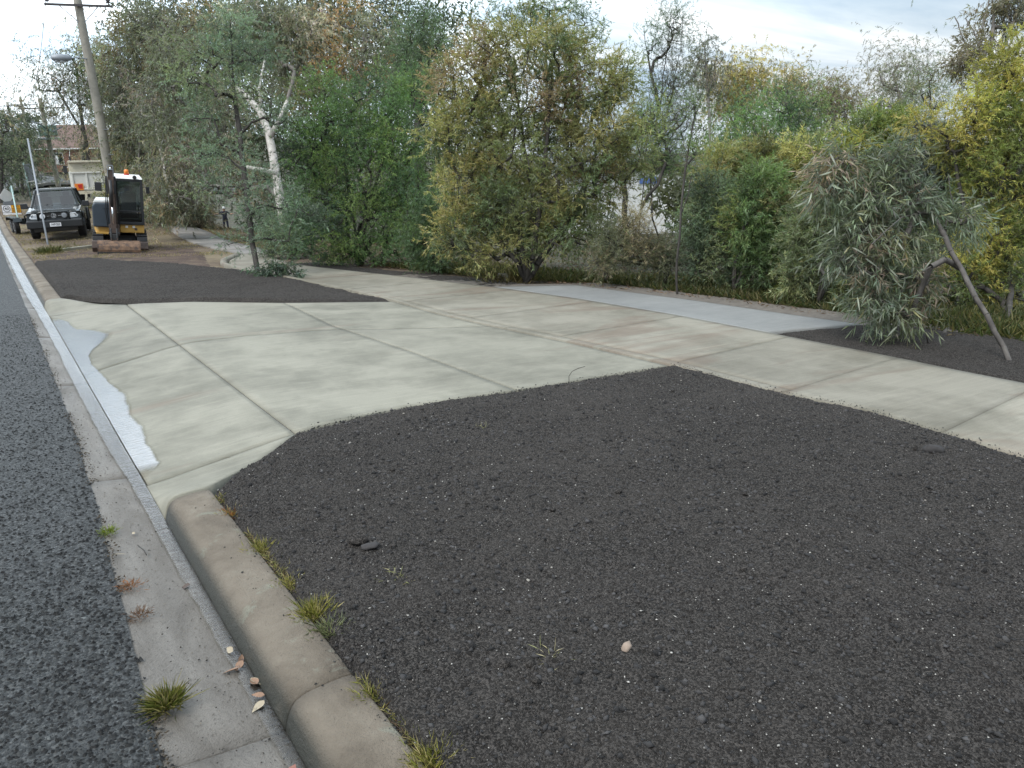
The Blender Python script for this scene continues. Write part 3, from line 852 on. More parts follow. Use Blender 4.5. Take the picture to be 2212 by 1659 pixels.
# ---- rainwater
def film(name, label, X, Y, Z, m='water_film', mask=None):
    o = sheet(name, X, Y, Z, M[m])
    a = o.data.color_attributes.new('Col', 'FLOAT_COLOR', 'POINT'); c4 = np.ones((X.size, 4), np.float32)
    if mask is not None: c4[:, :3] = mask.ravel()[:, None]
    a.data.foreach_set('color', c4.ravel()); return tag(o, label, kind='structure')
yy = np.concatenate([np.linspace(.6, 14, 300), np.linspace(14.2, 62, 200)])
u, yv = np.meshgrid(np.linspace(0, 1, 12), yy, indexing='ij')
xl = I(yv, [.6, 2, 3.2, 4.8, 6, 9, 13, 16, 25, 60], [.425, .42, .415, .40, .37, .36, .35, .30, .27, .27]) + .03 * fbm(yv, yv * 0 + 1, 1.6, 4) + .012 * fbm(yv, yv * 0 + 7, 9, 3)
xx = xl + u * (.4835 - xl)
s_g = np.clip((xx - .2) / .29, 0, 1)
zz = g(xx, yv) + np.maximum(gut_z(s_g) + .006, -.0125) + .0035
film('gutter_water', 'stream of rainwater running down the gutter beside the kerb', xx, yv, zz, 'running_water', sm(u, 0, .25))
yy = np.linspace(4.95, 12.6, 330)
u, yv = np.meshgrid(np.linspace(0, 1, 40), yy, indexing='ij')
wr = I(yv, [4.95, 5.15, 5.65, 6.1, 6.45, 7.2, 7.74, 8.3, 8.85, 9.3, 9.6, 10.0, 10.4, 10.8, 11.2, 12, 12.6], [.50, .64, .64, .69, .66, .73, .68, .66, .63, .67, .75, .92, 1.05, .93, .72, .68, .52]) + .05 * fbm(yv, yv * 0 + 2, 1.7, 5, .65) + .02 * fbm(yv, yv * 0 + 5, 14, 2)
xx = .494 + u * np.maximum(wr - .494, .005)
film('wet_sheen', 'sheet of rainwater spreading over the driveway lip', xx, yv, ramp_z(xx, yv) + .0045, mask=np.minimum(1 - sm(u, .72, 1.0) * .95, np.minimum(sm(yv, 4.95, 5.3), 1 - sm(yv, 12, 12.6))))
# ================================================================== trees and shrubs
def norm(a): return a / np.maximum(np.linalg.norm(a, axis=-1, keepdims=True), 1e-9)

def leaf_tris(base, d, length, width, bend, colr):
    n = len(base)
    side = norm(np.cross(d, rng.standard_normal((n, 3)))) * width[:, None]
    q = base + d * length[:, None] * .12
    V = np.stack([q - side, q + side, base + d * length[:, None] + bend], 1)
    return V.reshape(-1, 3), np.arange(3 * n).reshape(-1, 3), np.repeat(colr, 3, 0)

def leaf_quads(base, d, length, width, bend, colr, curl=0.0):
    """narrow leaves: base, two shoulders, tip (two triangles each), folded a little along the midrib"""
    n = len(base)
    side = norm(np.cross(d, rng.standard_normal((n, 3))))
    nrm = np.cross(side, d)
    L = length[:, None]; W = width[:, None]
    mid = base + d * L * .45 + bend * .25
    tip = base + d * L + bend
    V = np.stack([base, mid + side * W + nrm * W * .3, tip, mid - side * W + nrm * W * .3], 1)
    F = np.array([[0, 1, 2], [0, 2, 3]])[None] + 4 * np.arange(n)[:, None, None]
    return V.reshape(-1, 3), F.reshape(-1, 3), np.repeat(colr, 4, 0)

STYLE = {  # leaf length, half width, twig length, twigs, leaves per twig, spread of leaf from twig, droop, twig up-bias
    'needle': dict(ll=(.07, .11), w=.0055, tl=.34, nt=6, nl=12, spread=.55, droop=.02, up=.35),
    'feather': dict(ll=(.06, .10), w=.007, tl=.36, nt=6, nl=14, spread=.8, droop=.03, up=.15),
    'wattle': dict(ll=(.10, .15), w=.010, tl=.34, nt=6, nl=11, spread=.6, droop=.03, up=.3),
    'gum': dict(ll=(.10, .17), w=.014, tl=.32, nt=5, nl=10, spread=.75, droop=.09, up=-.25),
    'far': dict(ll=(.20, .32), w=.034, tl=.6, nt=6, nl=10, spread=.9, droop=.08, up=.1),
}

def grow(name, label, cat, base, trunks, blobs, ncl, palette, style='wattle', bark_='bark_dark', group=None, clump=.16, density=1.0, scale=1.0, twig_r=.004, r_max=.12, shell=.35, stems_from=None, leafless=0.0, tone=1.0, limbs=(), bare=0, hang=False, tri=True, lsize=1.0, more=1.0):
    """a tree: trunks = polylines of world points from the ground, blobs = (centre, radii) of the crown"""
    global rng
    rng = np.random.default_rng(zlib.crc32(label.encode()))
    st = STYLE[style]
    root = empty(name, base); tag(root, label, cat, group)
    nodes = []; par = []; lock = []
    for tr in trunks:
        pts = [Vector(p) for p in tr]; prev = -1
        for a, b in zip(pts[:-1], pts[1:]):
            k = max(2, int((b - a).length / (.35 * scale)))
            for i in range(k + (b == pts[-1])):
                p = a.lerp(b, i / k) + Vector(rng.normal(0, .012 * scale, 3)) * (prev >= 0)
                nodes.append(np.array(p)); par.append(prev); prev = len(nodes) - 1
    nt0 = len(nodes)
    # cluster centres
    vol = np.array([(r[0] * r[1] * r[2]) ** .72 for _, r in blobs]); vol = vol / vol.sum()
    C = []; O = []
    for (c, r), wgt in zip(blobs, vol):
        r = tuple(max(q - .55 * st['tl'] * scale, .4 * q) for q in r)
        k = max(2, int(ncl * wgt))
        d = norm(rng.standard_normal((k, 3)))
        rad = shell + (1 - shell) * rng.random(k) ** .45
        rad *= 1 + .13 * rng.standard_normal(k)
        C.append(np.array(c) + d * rad[:, None] * np.array(r)); O.append(norm(d * np.array(r) ** .2))
    C = np.concatenate(C); O = np.concatenate(O)
    gz = g(C[:, 0], C[:, 1]) + .18
    keep = C[:, 2] > gz; C, O = C[keep], O[keep]
    b0 = np.array(base)
    order = np.argsort(np.linalg.norm((C - b0) * np.array([1, 1, .8]), axis=1))
    C, O = C[order], O[order]
    arr = np.zeros((len(nodes) + len(C) * 4 + 8, 3)); arr[:len(nodes)] = nodes; cnt = len(nodes)
    hb = np.zeros(len(arr)); hb[:cnt] = arr[:cnt, 2]
    tips = []
    for c in C:
        D = arr[:cnt] - c
        dist = np.sqrt((D ** 2).sum(1))
        cost = dist * (1 + .9 * np.clip((arr[:cnt, 2] - c[2] + .25 * dist) / np.maximum(dist, .05), 0, 1))
        if hang: cost = dist.copy()
        if bare: cost[:bare] = 1e9
        j = int(np.argmin(cost))
        a = arr[j]; seg = dist[j]
        k = 1 if seg < .35 * scale else (2 if seg < .9 * scale else 3)
        prev = j
        for i in range(1, k + 1):
            t = i / k
            p = a + (c - a) * t
            p = p + np.array([0, 0, 1]) * seg * .10 * math.sin(t * 3.14) + rng.standard_normal(3) * seg * .05 * (i < k)
            arr[cnt] = p; par.append(prev); prev = cnt; cnt += 1
        tips.append(prev)
    par = np.array(par); arr = arr[:cnt]
    load = np.zeros(cnt); load[tips] += 1
    for i in range(cnt - 1, -1, -1):
        if par[i] >= 0: load[par[i]] += load[i]
    rad = np.minimum(twig_r * np.maximum(load, .6) ** .47 * 1.25, r_max * scale)
    # trunk taper: never thinner than a minimum
    if nt0: rad[:nt0] = np.maximum(rad[:nt0], twig_r * 2)
    e = np.where(par >= 0)[0]
    A, B = arr[par[e]], arr[e]; ra, rb = np.minimum(rad[par[e]], rad[e] * 1.35), rad[e]
    d = norm(B - A); s1 = norm(np.cross(d, np.array([.31, .77, .55]))); s2 = np.cross(d, s1)
    nseg = 5
    ang = np.arange(nseg) * 2 * np.pi / nseg
    ringA = A[:, None] + (s1[:, None] * np.cos(ang)[None, :, None] + s2[:, None] * np.sin(ang)[None, :, None]) * ra[:, None, None]
    ringB = B[:, None] + (s1[:, None] * np.cos(ang)[None, :, None] + s2[:, None] * np.sin(ang)[None, :, None]) * rb[:, None, None]
    Vt = np.concatenate([ringA, ringB], 1).reshape(-1, 3)
    k = np.arange(nseg); k2 = (k + 1) % nseg
    Ft = (np.stack([k, k2, nseg + k2, nseg + k], -1)[None] + (2 * nseg) * np.arange(len(e))[:, None, None]).reshape(-1, 4)
    binv = np.array(base, np.float32)
    me = fast_mesh('trunk', Vt - binv, Ft); link('trunk', me, M[bark_], root, True)
    for pts, r0, r1 in limbs:
        m = MB(); q = [Vector(p) - Vector(base) for p in pts]; k = len(q) - 1
        m.tube(q, [r0 + (r1 - r0) * i / k for i in range(k + 1)], 9).build('limb', M['bark_pale'], root, 0, True)
    # leaves
    if leafless > 0:
        sel = rng.random(len(C)) > leafless; C, O = C[sel], O[sel]
    ccen = np.mean(C, 0)
    nT = max(1, int(round(st['nt'] * density))); nL = int(st['nl'] * more * (1.75 if tri else 1.0))
    n = len(C)
    pal = np.array([p[:3] for p in palette]); pal = pal * .88 + pal.mean(1, keepdims=True) * .12; pw = np.array([p[3] for p in palette]); pw = pw / pw.sum()
    # neighbouring clusters share a colour so that branches read as clumps
    nk = max(3, n // 9); seeds = C[rng.integers(0, n, nk)]; sc_ = rng.choice(len(pal), nk, p=pw)
    own = np.argmin(((C[:, None] - seeds[None]) ** 2).sum(-1), 1)
    ccol = pal[sc_[own]] * (1 + .20 * rng.standard_normal((nk, 1)))[own] * (1 + .10 * rng.standard_normal((n, 1)))
    td = norm(O[:, None] * .8 + rng.standard_normal((n, nT, 3)) * .75 + np.array([0, 0, st['up']]))
    tl = st['tl'] * scale * (.6 + .7 * rng.random((n, nT)))
    tb = C[:, None] + rng.standard_normal((n, nT, 3)) * clump * scale * .5
    tt = rng.random((n, nT, nL)) ** .8
    lb = tb[:, :, None] + td[:, :, None] * (tt * tl[..., None])[..., None]
    lb = lb + np.array([0, 0, -1]) * ((tt * tl[..., None]) ** 2 * st['droop'] * 5)[..., None]
    ld = norm(td[:, :, None] * 1.0 + rng.standard_normal((n, nT, nL, 3)) * st['spread'] + np.array([0, 0, -st['droop'] * 6]))
    lb = lb.reshape(-1, 3); ld = ld.reshape(-1, 3)
    N = len(lb)
    ok = lb[:, 2] > g(lb[:, 0], lb[:, 1]) + .14
    cl = np.repeat(ccol, nT * nL, 0) * (1 + .22 * rng.standard_normal((N, 1))) * (1 + .06 * rng.standard_normal((N, 3))) * tone * 2.5
    lb, ld, cl = lb[ok], ld[ok], np.clip(cl[ok], .006, .75); N = len(lb)
    lsc = (scale if scale < 1 else scale ** .5) * lsize * (.78 if tri else 1.0)
    ln = lsc * (st['ll'][0] + (st['ll'][1] - st['ll'][0]) * rng.random(N))
    wd = lsc * st['w'] * (.7 + .6 * rng.random(N))
    bend = np.array([0, 0, -1]) * (ln * st['droop'] * 3)[:, None] * rng.random((N, 1))
    V, F, K = (leaf_tris if tri else leaf_quads)(lb, ld, ln, wd, bend, cl)
    # twigs as slim blades of bark
    crown = link('crown', fast_mesh('crown', V - binv, F, K), M['leaf'], root)
    crown['kind'] = 'stuff'
    tB = tb.reshape(-1, 3); tE = tB + (td * tl[..., None]).reshape(-1, 3) * .8
    sd = norm(np.cross(tE - tB, rng.standard_normal(tB.shape))) * twig_r * .8
    Vw = np.stack([tB - sd, tB + sd, tE], 1).reshape(-1, 3) - binv
    tw = link('twigs', fast_mesh('twigs', Vw, np.arange(len(Vw)).reshape(-1, 3)), M[bark_], root); tw['kind'] = 'stuff'
    return root

def BL(lst, ax, depth=.85):
    """crown lobes given as (px, py, rx, ry[, extra depth])"""
    out = []
    for q in lst:
        a = ax + (q[4] if len(q) > 4 else 0)
        rx_, ry_ = q[2] * a / FPX, q[3] * a / FPX
        out.append((P(q[0], q[1], a), (rx_, max(.5 * (rx_ + ry_) * depth, .25), ry_)))
    return out

def on_ground(px, ax, py=500):
    p = P(px, py, ax)
    for _ in range(6):                       # slide down the column of that pixel to the ground
        z = float(g(p.x, p.y)) + .1
        p = Vector((p.x, p.y, z))
    return p

def TP(base, pts, ax):
    """trunk through picture points at one distance"""
    return [base] + [P(a, b, ax + (c[0] if c else 0)) for a, b, *c in pts]

OLIVE = [(.112, .108, .038, 5), (.080, .092, .034, 4.5), (.150, .132, .046, 2.5), (.120, .090, .048, 1.8), (.052, .070, .03, 2.5)]
GREEN = [(.055, .098, .028, 5), (.040, .074, .028, 5), (.085, .125, .034, 2.4), (.030, .056, .028, 3)]
BLUEG = [(.075, .105, .072, 5), (.055, .082, .055, 4), (.10, .125, .065, 2), (.085, .085, .06, 1)]
GREYG = [(.085, .092, .062, 5), (.060, .066, .048, 5), (.11, .105, .068, 2), (.12, .095, .065, 1.2)]
YELLOWG = [(.16, .155, .030, 5), (.10, .12, .028, 4), (.21, .185, .04, 2), (.06, .08, .024, 3)]
MIDG = [(.062, .092, .030, 5), (.042, .066, .026, 5), (.10, .115, .035, 2), (.085, .080, .035, 1)]
DARKG = [(.035, .048, .028, 5), (.025, .034, .022, 5), (.06, .07, .035, 1.5)]
GUM = [(.070, .085, .054, 5), (.05, .063, .043, 5), (.095, .105, .06, 2), (.095, .075, .055, 1.2), (.12, .11, .045, .6)]

# -- the slender wattle sapling at the edge of the far soil bed
b = gv(4.26, 15.25)
grow('wattle_sapling', 'slender feathery blue-green wattle at the edge of the far soil bed', 'tree', b,
     [TP(b, [(545, 520), (538, 450), (522, 330), (508, 215), (500, 120), (497, 40)], 15.4)],
     BL([(500, 60, 60, 55), (470, 120, 95, 50), (550, 110, 75, 45), (420, 170, 70, 40), (530, 200, 90, 40), (450, 250, 75, 32), (590, 255, 55, 40), (420, 330, 55, 25), (490, 330, 60, 35), (570, 380, 60, 30), (455, 405, 45, 24), (590, 440, 80, 36), (655, 462, 52, 26), (550, 474, 38, 26), (500, 525, 34, 18), (580, 510, 60, 24), (620, 520, 30, 26)], 15.4, .9),
     360, BLUEG, 'feather', 'bark_dark', clump=.22, r_max=.055, twig_r=.0035, density=.9, tone=1.05)
b2 = gv(4.30, 15.05)
grow('leafy_sucker', 'low drooping leafy shoot at the foot of the slender wattle', 'plant', b2,
     [TP(b2, [(570, 585), (600, 580), (628, 590)], 15.0)], BL([(575, 588, 22, 12), (605, 585, 22, 14), (628, 592, 14, 18)], 15.0), 40, BLUEG, 'gum', 'bark_dark', r_max=.012, scale=.9, density=.7, tone=.6)

# -- the green wattle
b = on_ground(770, 17.6)
grow('green_wattle', 'dense bright green wattle standing behind the far edge of the path', 'tree', b,
     [TP(b, [(765, 480), (740, 330), (700, 210)], 17.6), TP(b, [(790, 470), (830, 330), (840, 220)], 17.6)],
     BL([(690, 190, 55, 55), (810, 215, 85, 70), (740, 290, 110, 80), (870, 290, 75, 90), (680, 330, 75, 80), (810, 370, 120, 95), (690, 440, 85, 80), (800, 480, 135, 85), (890, 430, 70, 90), (720, 540, 90, 45), (870, 545, 90, 50), (905, 190, 45, 60)], 17.6),
     900, GREEN, 'feather', 'bark_dark', clump=.26, density=1.1, scale=1.05, tone=1.0)

# -- the big central bottlebrush-like tree
b = gv(8.15, 11.55)
grow('olive_bottlebrush_tree', 'broad many-stemmed olive and bronze tree facing the driveway', 'tree', b,
     [TP(b, [(1130, 560), (1120, 480), (1090, 380), (1040, 250)], 14.2), TP(b, [(1150, 560), (1165, 450), (1180, 330), (1190, 180)], 14.1),
      TP(b, [(1160, 570), (1210, 500), (1260, 410), (1300, 280)], 14.3), TP(b, [(1140, 540), (1150, 430), (1130, 300), (1110, 160)], 14.4), TP(b, [(1120, 570), (1060, 490), (1000, 400), (960, 330)], 14.2)],
     BL([(1150, 105, 190, 62), (1010, 175, 95, 85), (1290, 175, 95, 85), (1150, 210, 150, 80), (1010, 290, 105, 80), (1290, 290, 100, 80), (1150, 330, 160, 85), (935, 300, 30, 25), (1000, 400, 85, 75), (1120, 440, 140, 85), (1270, 400, 110, 80), (1000, 500, 85, 60), (1230, 500, 110, 65), (1090, 540, 110, 45), (1370, 330, 40, 65), (1340, 160, 45, 50)], 14.3, .9),
     1150, OLIVE, 'wattle', 'bark_dark', clump=.2, density=1.0, scale=.95, r_max=.07, tone=1.0)

# -- tall grey gum with a pale trunk behind the green wattle
b = on_ground(622, 25)
grow('pale_trunk_gum', 'tall grey-green gum with a bare white trunk behind the slender wattle', 'tree', b,
     [TP(b, [(612, 470), (598, 390), (590, 335), (580, 285), (562, 240), (530, 205), (505, 190), (480, 130)], 25), TP(b, [(585, 300), (600, 265), (622, 215), (640, 150)], 25)[1:], TP(b, [(596, 372), (560, 366), (520, 358), (470, 340)], 25)[1:], TP(b, [(562, 240), (560, 180), (575, 110)], 25)[1:]],
     BL([(420, 130, 95, 75), (520, 80, 100, 70), (620, 110, 85, 70), (370, 230, 85, 80), (470, 260, 85, 65), (400, 340, 85, 75), (500, 380, 80, 60), (650, 60, 80, 55), (580, 30, 90, 40), (395, 435, 60, 45), (340, 420, 60, 60)], 25.6, .8),
     620, GREYG + [(.19, .165, .135, .8), (.14, .12, .095, .8)], 'gum', 'bark_grey', clump=.4, scale=1.5, r_max=.06, twig_r=.005, density=1.1,
     limbs=[(TP(b, [(612, 470), (598, 390), (590, 335), (580, 285), (562, 240), (530, 205), (505, 190)], 24.6), .17, .09), (TP(b, [(583, 295), (600, 265), (622, 215)], 24.5)[1:], .085, .05), (TP(b, [(598, 374), (560, 366), (522, 358)], 24.5)[1:], .09, .05), (TP(b, [(565, 245), (560, 190), (572, 130)], 24.6)[1:], .06, .03)])
b = on_ground(300, 29)
grow('drooping_gum', 'tall dense gum with hanging grey foliage beside the near power pole', 'tree', b,
     [TP(b, [(300, 380), (305, 250), (320, 120)], 29), TP(b, [(345, 430), (340, 380), (325, 320), (300, 240)], 28.5)],
     BL([(330, 45, 75, 45), (285, 110, 65, 60), (360, 100, 70, 60), (245, 175, 45, 60), (310, 200, 80, 75), (262, 275, 36, 60), (315, 300, 70, 70), (300, 385, 45, 50), (345, 385, 55, 55), (400, 40, 60, 40), (225, 110, 30, 45)], 29.5, .8),
     520, GREYG + [(.13, .10, .05, 1)], 'gum', 'bark_grey', clump=.45, scale=1.7, r_max=.1, twig_r=.006, density=1.1)
b = on_ground(385, 30, 470)
grow('thin_white_gum', 'thin crooked pale stem of a young gum beside the footpath', 'tree', b,
     [TP(b, [(372, 435), (366, 400), (356, 380), (350, 340), (340, 290), (330, 250)], 28)], BL([(325, 230, 45, 40), (350, 290, 30, 30)], 28.3), 40, GREYG, 'gum', 'bark_pale', scale=1.4, r_max=.05, twig_r=.008)
b = on_ground(185, 56)
grow('roadside_gum', 'dark roadside gum behind the leaning steel sign post', 'tree', b,
     [TP(b, [(190, 340), (175, 240), (165, 140)], 56), TP(b, [(185, 300), (140, 220), (110, 170)], 56)[0:]],
     BL([(165, 115, 38, 30), (150, 165, 55, 35), (195, 170, 40, 45), (115, 190, 45, 26), (180, 215, 45, 36), (212, 260, 36, 50), (80, 165, 28, 22), (218, 320, 32, 45), (228, 380, 22, 35), (195, 130, 25, 35)], 56, .8),
     330, GREYG + [(.14, .085, .055, 1.3)], 'gum', 'bark_dark', clump=.8, scale=2.9, r_max=.07, twig_r=.009, density=1.1)

# -- gums and casuarinas standing behind the first row
b = on_ground(770, 31)
grow('rusty_gum', 'gum with rusty orange new leaves rising behind the green wattle', 'tree', b,
     [TP(b, [(775, 300), (780, 150), (790, 40)], 31), TP(b, [(780, 250), (730, 160), (700, 80)], 31)],
     BL([(700, 110, 55, 45), (745, 145, 60, 40), (820, 60, 60, 45), (800, 130, 60, 50), (720, 30, 70, 40), (850, 170, 50, 50), (640, 170, 50, 55)], 31, .8),
     300, GREYG + [(.20, .12, .045, 3.0), (.17, .11, .04, 2)], 'gum', 'bark_grey', clump=.45, scale=1.8, r_max=.1, twig_r=.007)
b = on_ground(900, 26)
grow('she_oak', 'upright soft green she-oak between the gum and the olive tree', 'tree', b,
     [TP(b, [(900, 350), (905, 180), (915, 60), (920, 10)], 26)],
     BL([(915, 40, 40, 35), (890, 80, 50, 40), (935, 95, 40, 45), (880, 140, 55, 40), (925, 160, 50, 45), (860, 200, 50, 40)], 26), 260, [(.06, .098, .05, 5), (.045, .072, .04, 4), (.08, .11, .05, 2)], 'needle', 'bark_dark', clump=.35, scale=1.7, r_max=.07, twig_r=.006)
b = on_ground(1180, 24)
grow('tall_wattle', 'loose dark crown of a tall wattle showing above the olive tree', 'tree', b,
     [TP(b, [(1180, 300), (1180, 120), (1185, 20)], 24), TP(b, [(1180, 200), (1120, 80), (1090, 20)], 24)],
     BL([(1150, 15, 60, 25), (1210, 15, 60, 30), (1100, 30, 40, 30), (1260, 45, 45, 30), (1160, 60, 90, 35), (1040, 60, 40, 25)], 24), 150, MIDG, 'wattle', 'bark_dark', clump=.4, scale=1.6, r_max=.06, density=.7)
b = on_ground(1445, 19)
grow('thinning_casuarina', 'half-bare casuarina with dry twiggy top right of the olive tree', 'tree', b,
     [TP(b, [(1410, 470), (1405, 380), (1420, 260), (1440, 120), (1450, 20)], 19), TP(b, [(1408, 380), (1440, 250), (1470, 110), (1478, 30)], 19)[1:], TP(b, [(1425, 240), (1400, 120), (1390, 60)], 19)[1:]],
     BL([(1440, 190, 65, 55), (1415, 280, 60, 60), (1470, 260, 45, 60), (1420, 110, 50, 45), (1455, 60, 45, 55), (1440, 350, 55, 40)], 19),
     340, [(.045, .07, .042, 5), (.06, .06, .045, 4), (.09, .075, .06, 2)], 'needle', 'bark_dark', clump=.3, scale=1.3, r_max=.03, twig_r=.004, leafless=.3, density=.9)
b = on_ground(1360, 17.5)
grow('dark_stemmed_casuarina', 'dark bare-legged casuarina stems in front of the white shed', 'tree', b,
     [TP(b, [(1352, 500), (1348, 420), (1340, 330)], 17.5), TP(b, [(1378, 510), (1388, 430), (1396, 330), (1405, 230)], 17.3), TP(b, [(1385, 450), (1420, 400), (1440, 350)], 17.3)[1:]],
     BL([(1340, 300, 55, 50), (1400, 260, 50, 55), (1440, 330, 40, 40), (1360, 355, 50, 22)], 17.5), 150, MIDG, 'needle', 'bark_dark', clump=.3, scale=1.2, r_max=.055, twig_r=.006, density=.8)
b = on_ground(1466, 12.6, 600)
grow('bare_sapling', 'thin dark bare sapling standing between the olive tree and the shrubs', 'tree', b,
     [TP(b, [(1462, 560), (1470, 460), (1482, 360), (1498, 270), (1502, 230)], 12.6), TP(b, [(1470, 470), (1484, 420), (1495, 380)], 12.6)[1:]], BL([(1500, 230, 18, 20), (1495, 330, 14, 30)], 12.6), 26, MIDG, 'needle', 'bark_dark', r_max=.022, scale=.9, density=.6)

# -- mid-distance crowns on the right
def mid(name, label, ax, px, trunkpts, lobes, ncl, pal, style, sc, **kw):
    b = on_ground(px, ax)
    return grow(name, label, 'tree', b, [TP(b, tp, ax) for tp in trunkpts], BL(lobes, ax, .8), ncl, pal, style, kw.pop('bark_', 'bark_grey'), clump=.25 * sc, scale=sc, r_max=.07, twig_r=.0035 * sc, **kw)
mid('gold_top_gum', 'domed gum with golden green crown in the middle distance', 38, 1590, [[(1590, 350), (1590, 230), (1595, 150)], [(1590, 280), (1560, 210), (1545, 170)]], [(1585, 160, 42, 26), (1625, 150, 38, 24), (1560, 195, 40, 25), (1625, 195, 50, 25), (1590, 225, 60, 22)], 230, [(.19, .155, .045, 4), (.13, .115, .045, 3), (.085, .085, .05, 3)], 'gum', 2.0)
mid('wispy_gum', 'tall wispy gum with a small round top above the golden crown', 36, 1530, [[(1535, 330), (1530, 200), (1520, 100)]], [(1520, 92, 16, 14), (1512, 120, 26, 16), (1545, 135, 28, 20), (1500, 160, 30, 22), (1540, 175, 30, 22)], 120, GREYG, 'gum', 1.8, density=.7)
mid('brown_tipped_gum', 'gum with brown-tipped leaves right of the golden crown', 39, 1705, [[(1710, 330), (1705, 230), (1700, 160)]], [(1705, 165, 40, 18), (1735, 185, 28, 22), (1685, 195, 32, 20), (1720, 220, 45, 22)], 150, GREYG + [(.15, .12, .05, 2)], 'gum', 2.0)
mid('brown_gum', 'small dense brown-grey gum beside the gap of sky', 36, 1805, [[(1805, 330), (1800, 250), (1795, 190)]], [(1800, 195, 28, 20), (1785, 225, 30, 25), (1820, 230, 28, 28)], 120, [(.10, .085, .05, 4), (.075, .07, .045, 3)], 'gum', 2.0)
mid('bright_wattle', 'fresh green wattle in front of the middle-distance gums', 25, 1690, [[(1690, 400), (1690, 300), (1680, 230)]], [(1620, 250, 50, 35), (1690, 235, 55, 38), (1740, 260, 45, 35), (1650, 295, 75, 40), (1740, 310, 60, 40), (1570, 310, 50, 50), (1760, 220, 35, 25)], 330, GREEN, 'feather', 1.6, bark_='bark_dark', tone=1.15)
mid('distant_gum', 'distant grey-brown spreading gum on the skyline beyond the sky gap', 58, 1940, [[(1945, 300), (1945, 230), (1930, 160)], [(1945, 250), (1970, 180)]], [(1905, 150, 38, 18), (1950, 137, 42, 18), (1985, 155, 32, 20), (1925, 185, 45, 20), (1975, 195, 40, 22), (1940, 225, 55, 22), (1885, 225, 30, 18)], 260, [(.10, .10, .075, 5), (.085, .075, .06, 4), (.07, .085, .055, 2)], 'gum', 3.0)
mid('skyline_wattle', 'dark green wattle on the skyline beside the distant gum', 50, 2010, [[(2010, 260), (2010, 200)]], [(2010, 165, 22, 25), (2000, 205, 32, 28), (2030, 225, 30, 25)], 90, MIDG, 'feather', 2.8, bark_='bark_dark')

# -- shrub belt behind the apron
def shrub(name, label, base_xy, ax, lobes, ncl, pal, style='wattle', sc=.9, **kw):
    b = gv(*base_xy)
    tr = [[b, b + Vector((rng.normal(0, .12), rng.normal(0, .12), .5)), Vector(q[0]) - Vector((0, 0, .2))] for q in BL(lobes, ax)[:3]]
    return grow(name, label, 'shrub', b, tr, BL(lobes, ax, .8), ncl, pal, style, 'bark_dark', clump=.2, scale=sc, r_max=.03, twig_r=.0032, **kw)
shrub('feathery_shrub', 'feathery blue-green shrub beside the thin bare sapling', (9.9, 9.7), 13.4, [(1535, 420, 55, 60), (1560, 500, 65, 70), (1520, 560, 60, 55), (1590, 570, 60, 50), (1500, 480, 35, 50)], 300, [(.062, .088, .048, 5), (.042, .060, .036, 5), (.09, .105, .05, 2)], 'feather', .95)
shrub('mid_green_shrub', 'mid-green willowy shrub at the back of the apron', (10.2, 8.4), 12.8, [(1640, 400, 60, 50), (1620, 480, 65, 70), (1680, 470, 55, 65), (1660, 560, 75, 55), (1700, 600, 50, 35)], 330, MIDG, 'wattle', .9)
shrub('tall_willowy_shrub', 'tall willowy yellow-green shrub behind the apron shrubs', (12.6, 10.0), 16.0, [(1560, 370, 60, 55), (1640, 350, 70, 50), (1730, 350, 70, 50), (1690, 410, 80, 50), (1790, 330, 60, 45)], 360, [(.11, .115, .04, 5), (.075, .09, .035, 4), (.15, .14, .05, 2)], 'wattle', 1.1)
shrub('narrow_leaf_shrub', 'narrow-leaved shrub with a bare reddish stem left of the leaning gum', (9.9, 6.6), 11.6, [(1740, 500, 50, 60), (1790, 480, 55, 60), (1760, 580, 70, 50), (1830, 560, 50, 55), (1720, 600, 40, 35), (1830, 620, 60, 35)], 330, [(.08, .095, .048, 5), (.055, .068, .036, 4), (.11, .12, .055, 2)], 'wattle', .85)
shrub('dark_understorey_shrub', 'dark shrub filling the hollow below the leaning gum', (10.4, 5.6), 11.6, [(1900, 600, 70, 50), (1990, 640, 70, 45), (1850, 530, 60, 50), (1960, 540, 60, 55)], 250, DARKG + [(.06, .075, .035, 3)], 'wattle', .9)
shrub('grey_acacia', 'grey drooping acacia between the leaning gum and golden wattle', (11.6, 7.0), 12.4, [(2010, 300, 45, 35), (2040, 340, 40, 35), (1980, 350, 45, 35), (2020, 390, 50, 40)], 200, [(.07, .08, .07, 5), (.05, .058, .052, 4)], 'gum', .95)
shrub('golden_top_shrub', 'golden green wattle top behind the leaning gum', (13.2, 8.2), 15.2, [(1880, 270, 60, 30), (1940, 275, 55, 30), (1850, 320, 70, 35), (1930, 330, 60, 40), (1800, 400, 60, 50)], 260, YELLOWG, 'wattle', 1.05)
shrub('twiggy_shrub', 'grey twiggy shrub at the right foot of the olive tree', (9.3, 10.6), 13.6, [(1330, 520, 55, 45), (1390, 540, 55, 45), (1440, 560, 50, 40), (1300, 570, 40, 25), (1370, 480, 30, 25)], 220, [(.07, .075, .04, 4), (.05, .055, .032, 4), (.10, .085, .05, 2)], 'needle', .95)
shrub('dark_wattle_shrub', 'low dark green wattle between green wattle and olive tree', (8.3, 14.0), 15.8, [(930, 470, 50, 60), (945, 550, 45, 40), (905, 520, 50, 50)], 180, [(.035, .06, .028, 5), (.05, .08, .03, 2)], 'feather', .95)
shrub('path_side_wattle', 'low blue-green wattle at the bend of the path behind the slender wattle', (6.9, 19.6), 19.6, [(610, 500, 45, 40), (640, 530, 40, 30), (590, 545, 35, 22), (655, 480, 35, 40)], 170, [(.06, .085, .05, 5), (.045, .06, .04, 4), (.09, .08, .05, 1)], 'feather', 1.1)

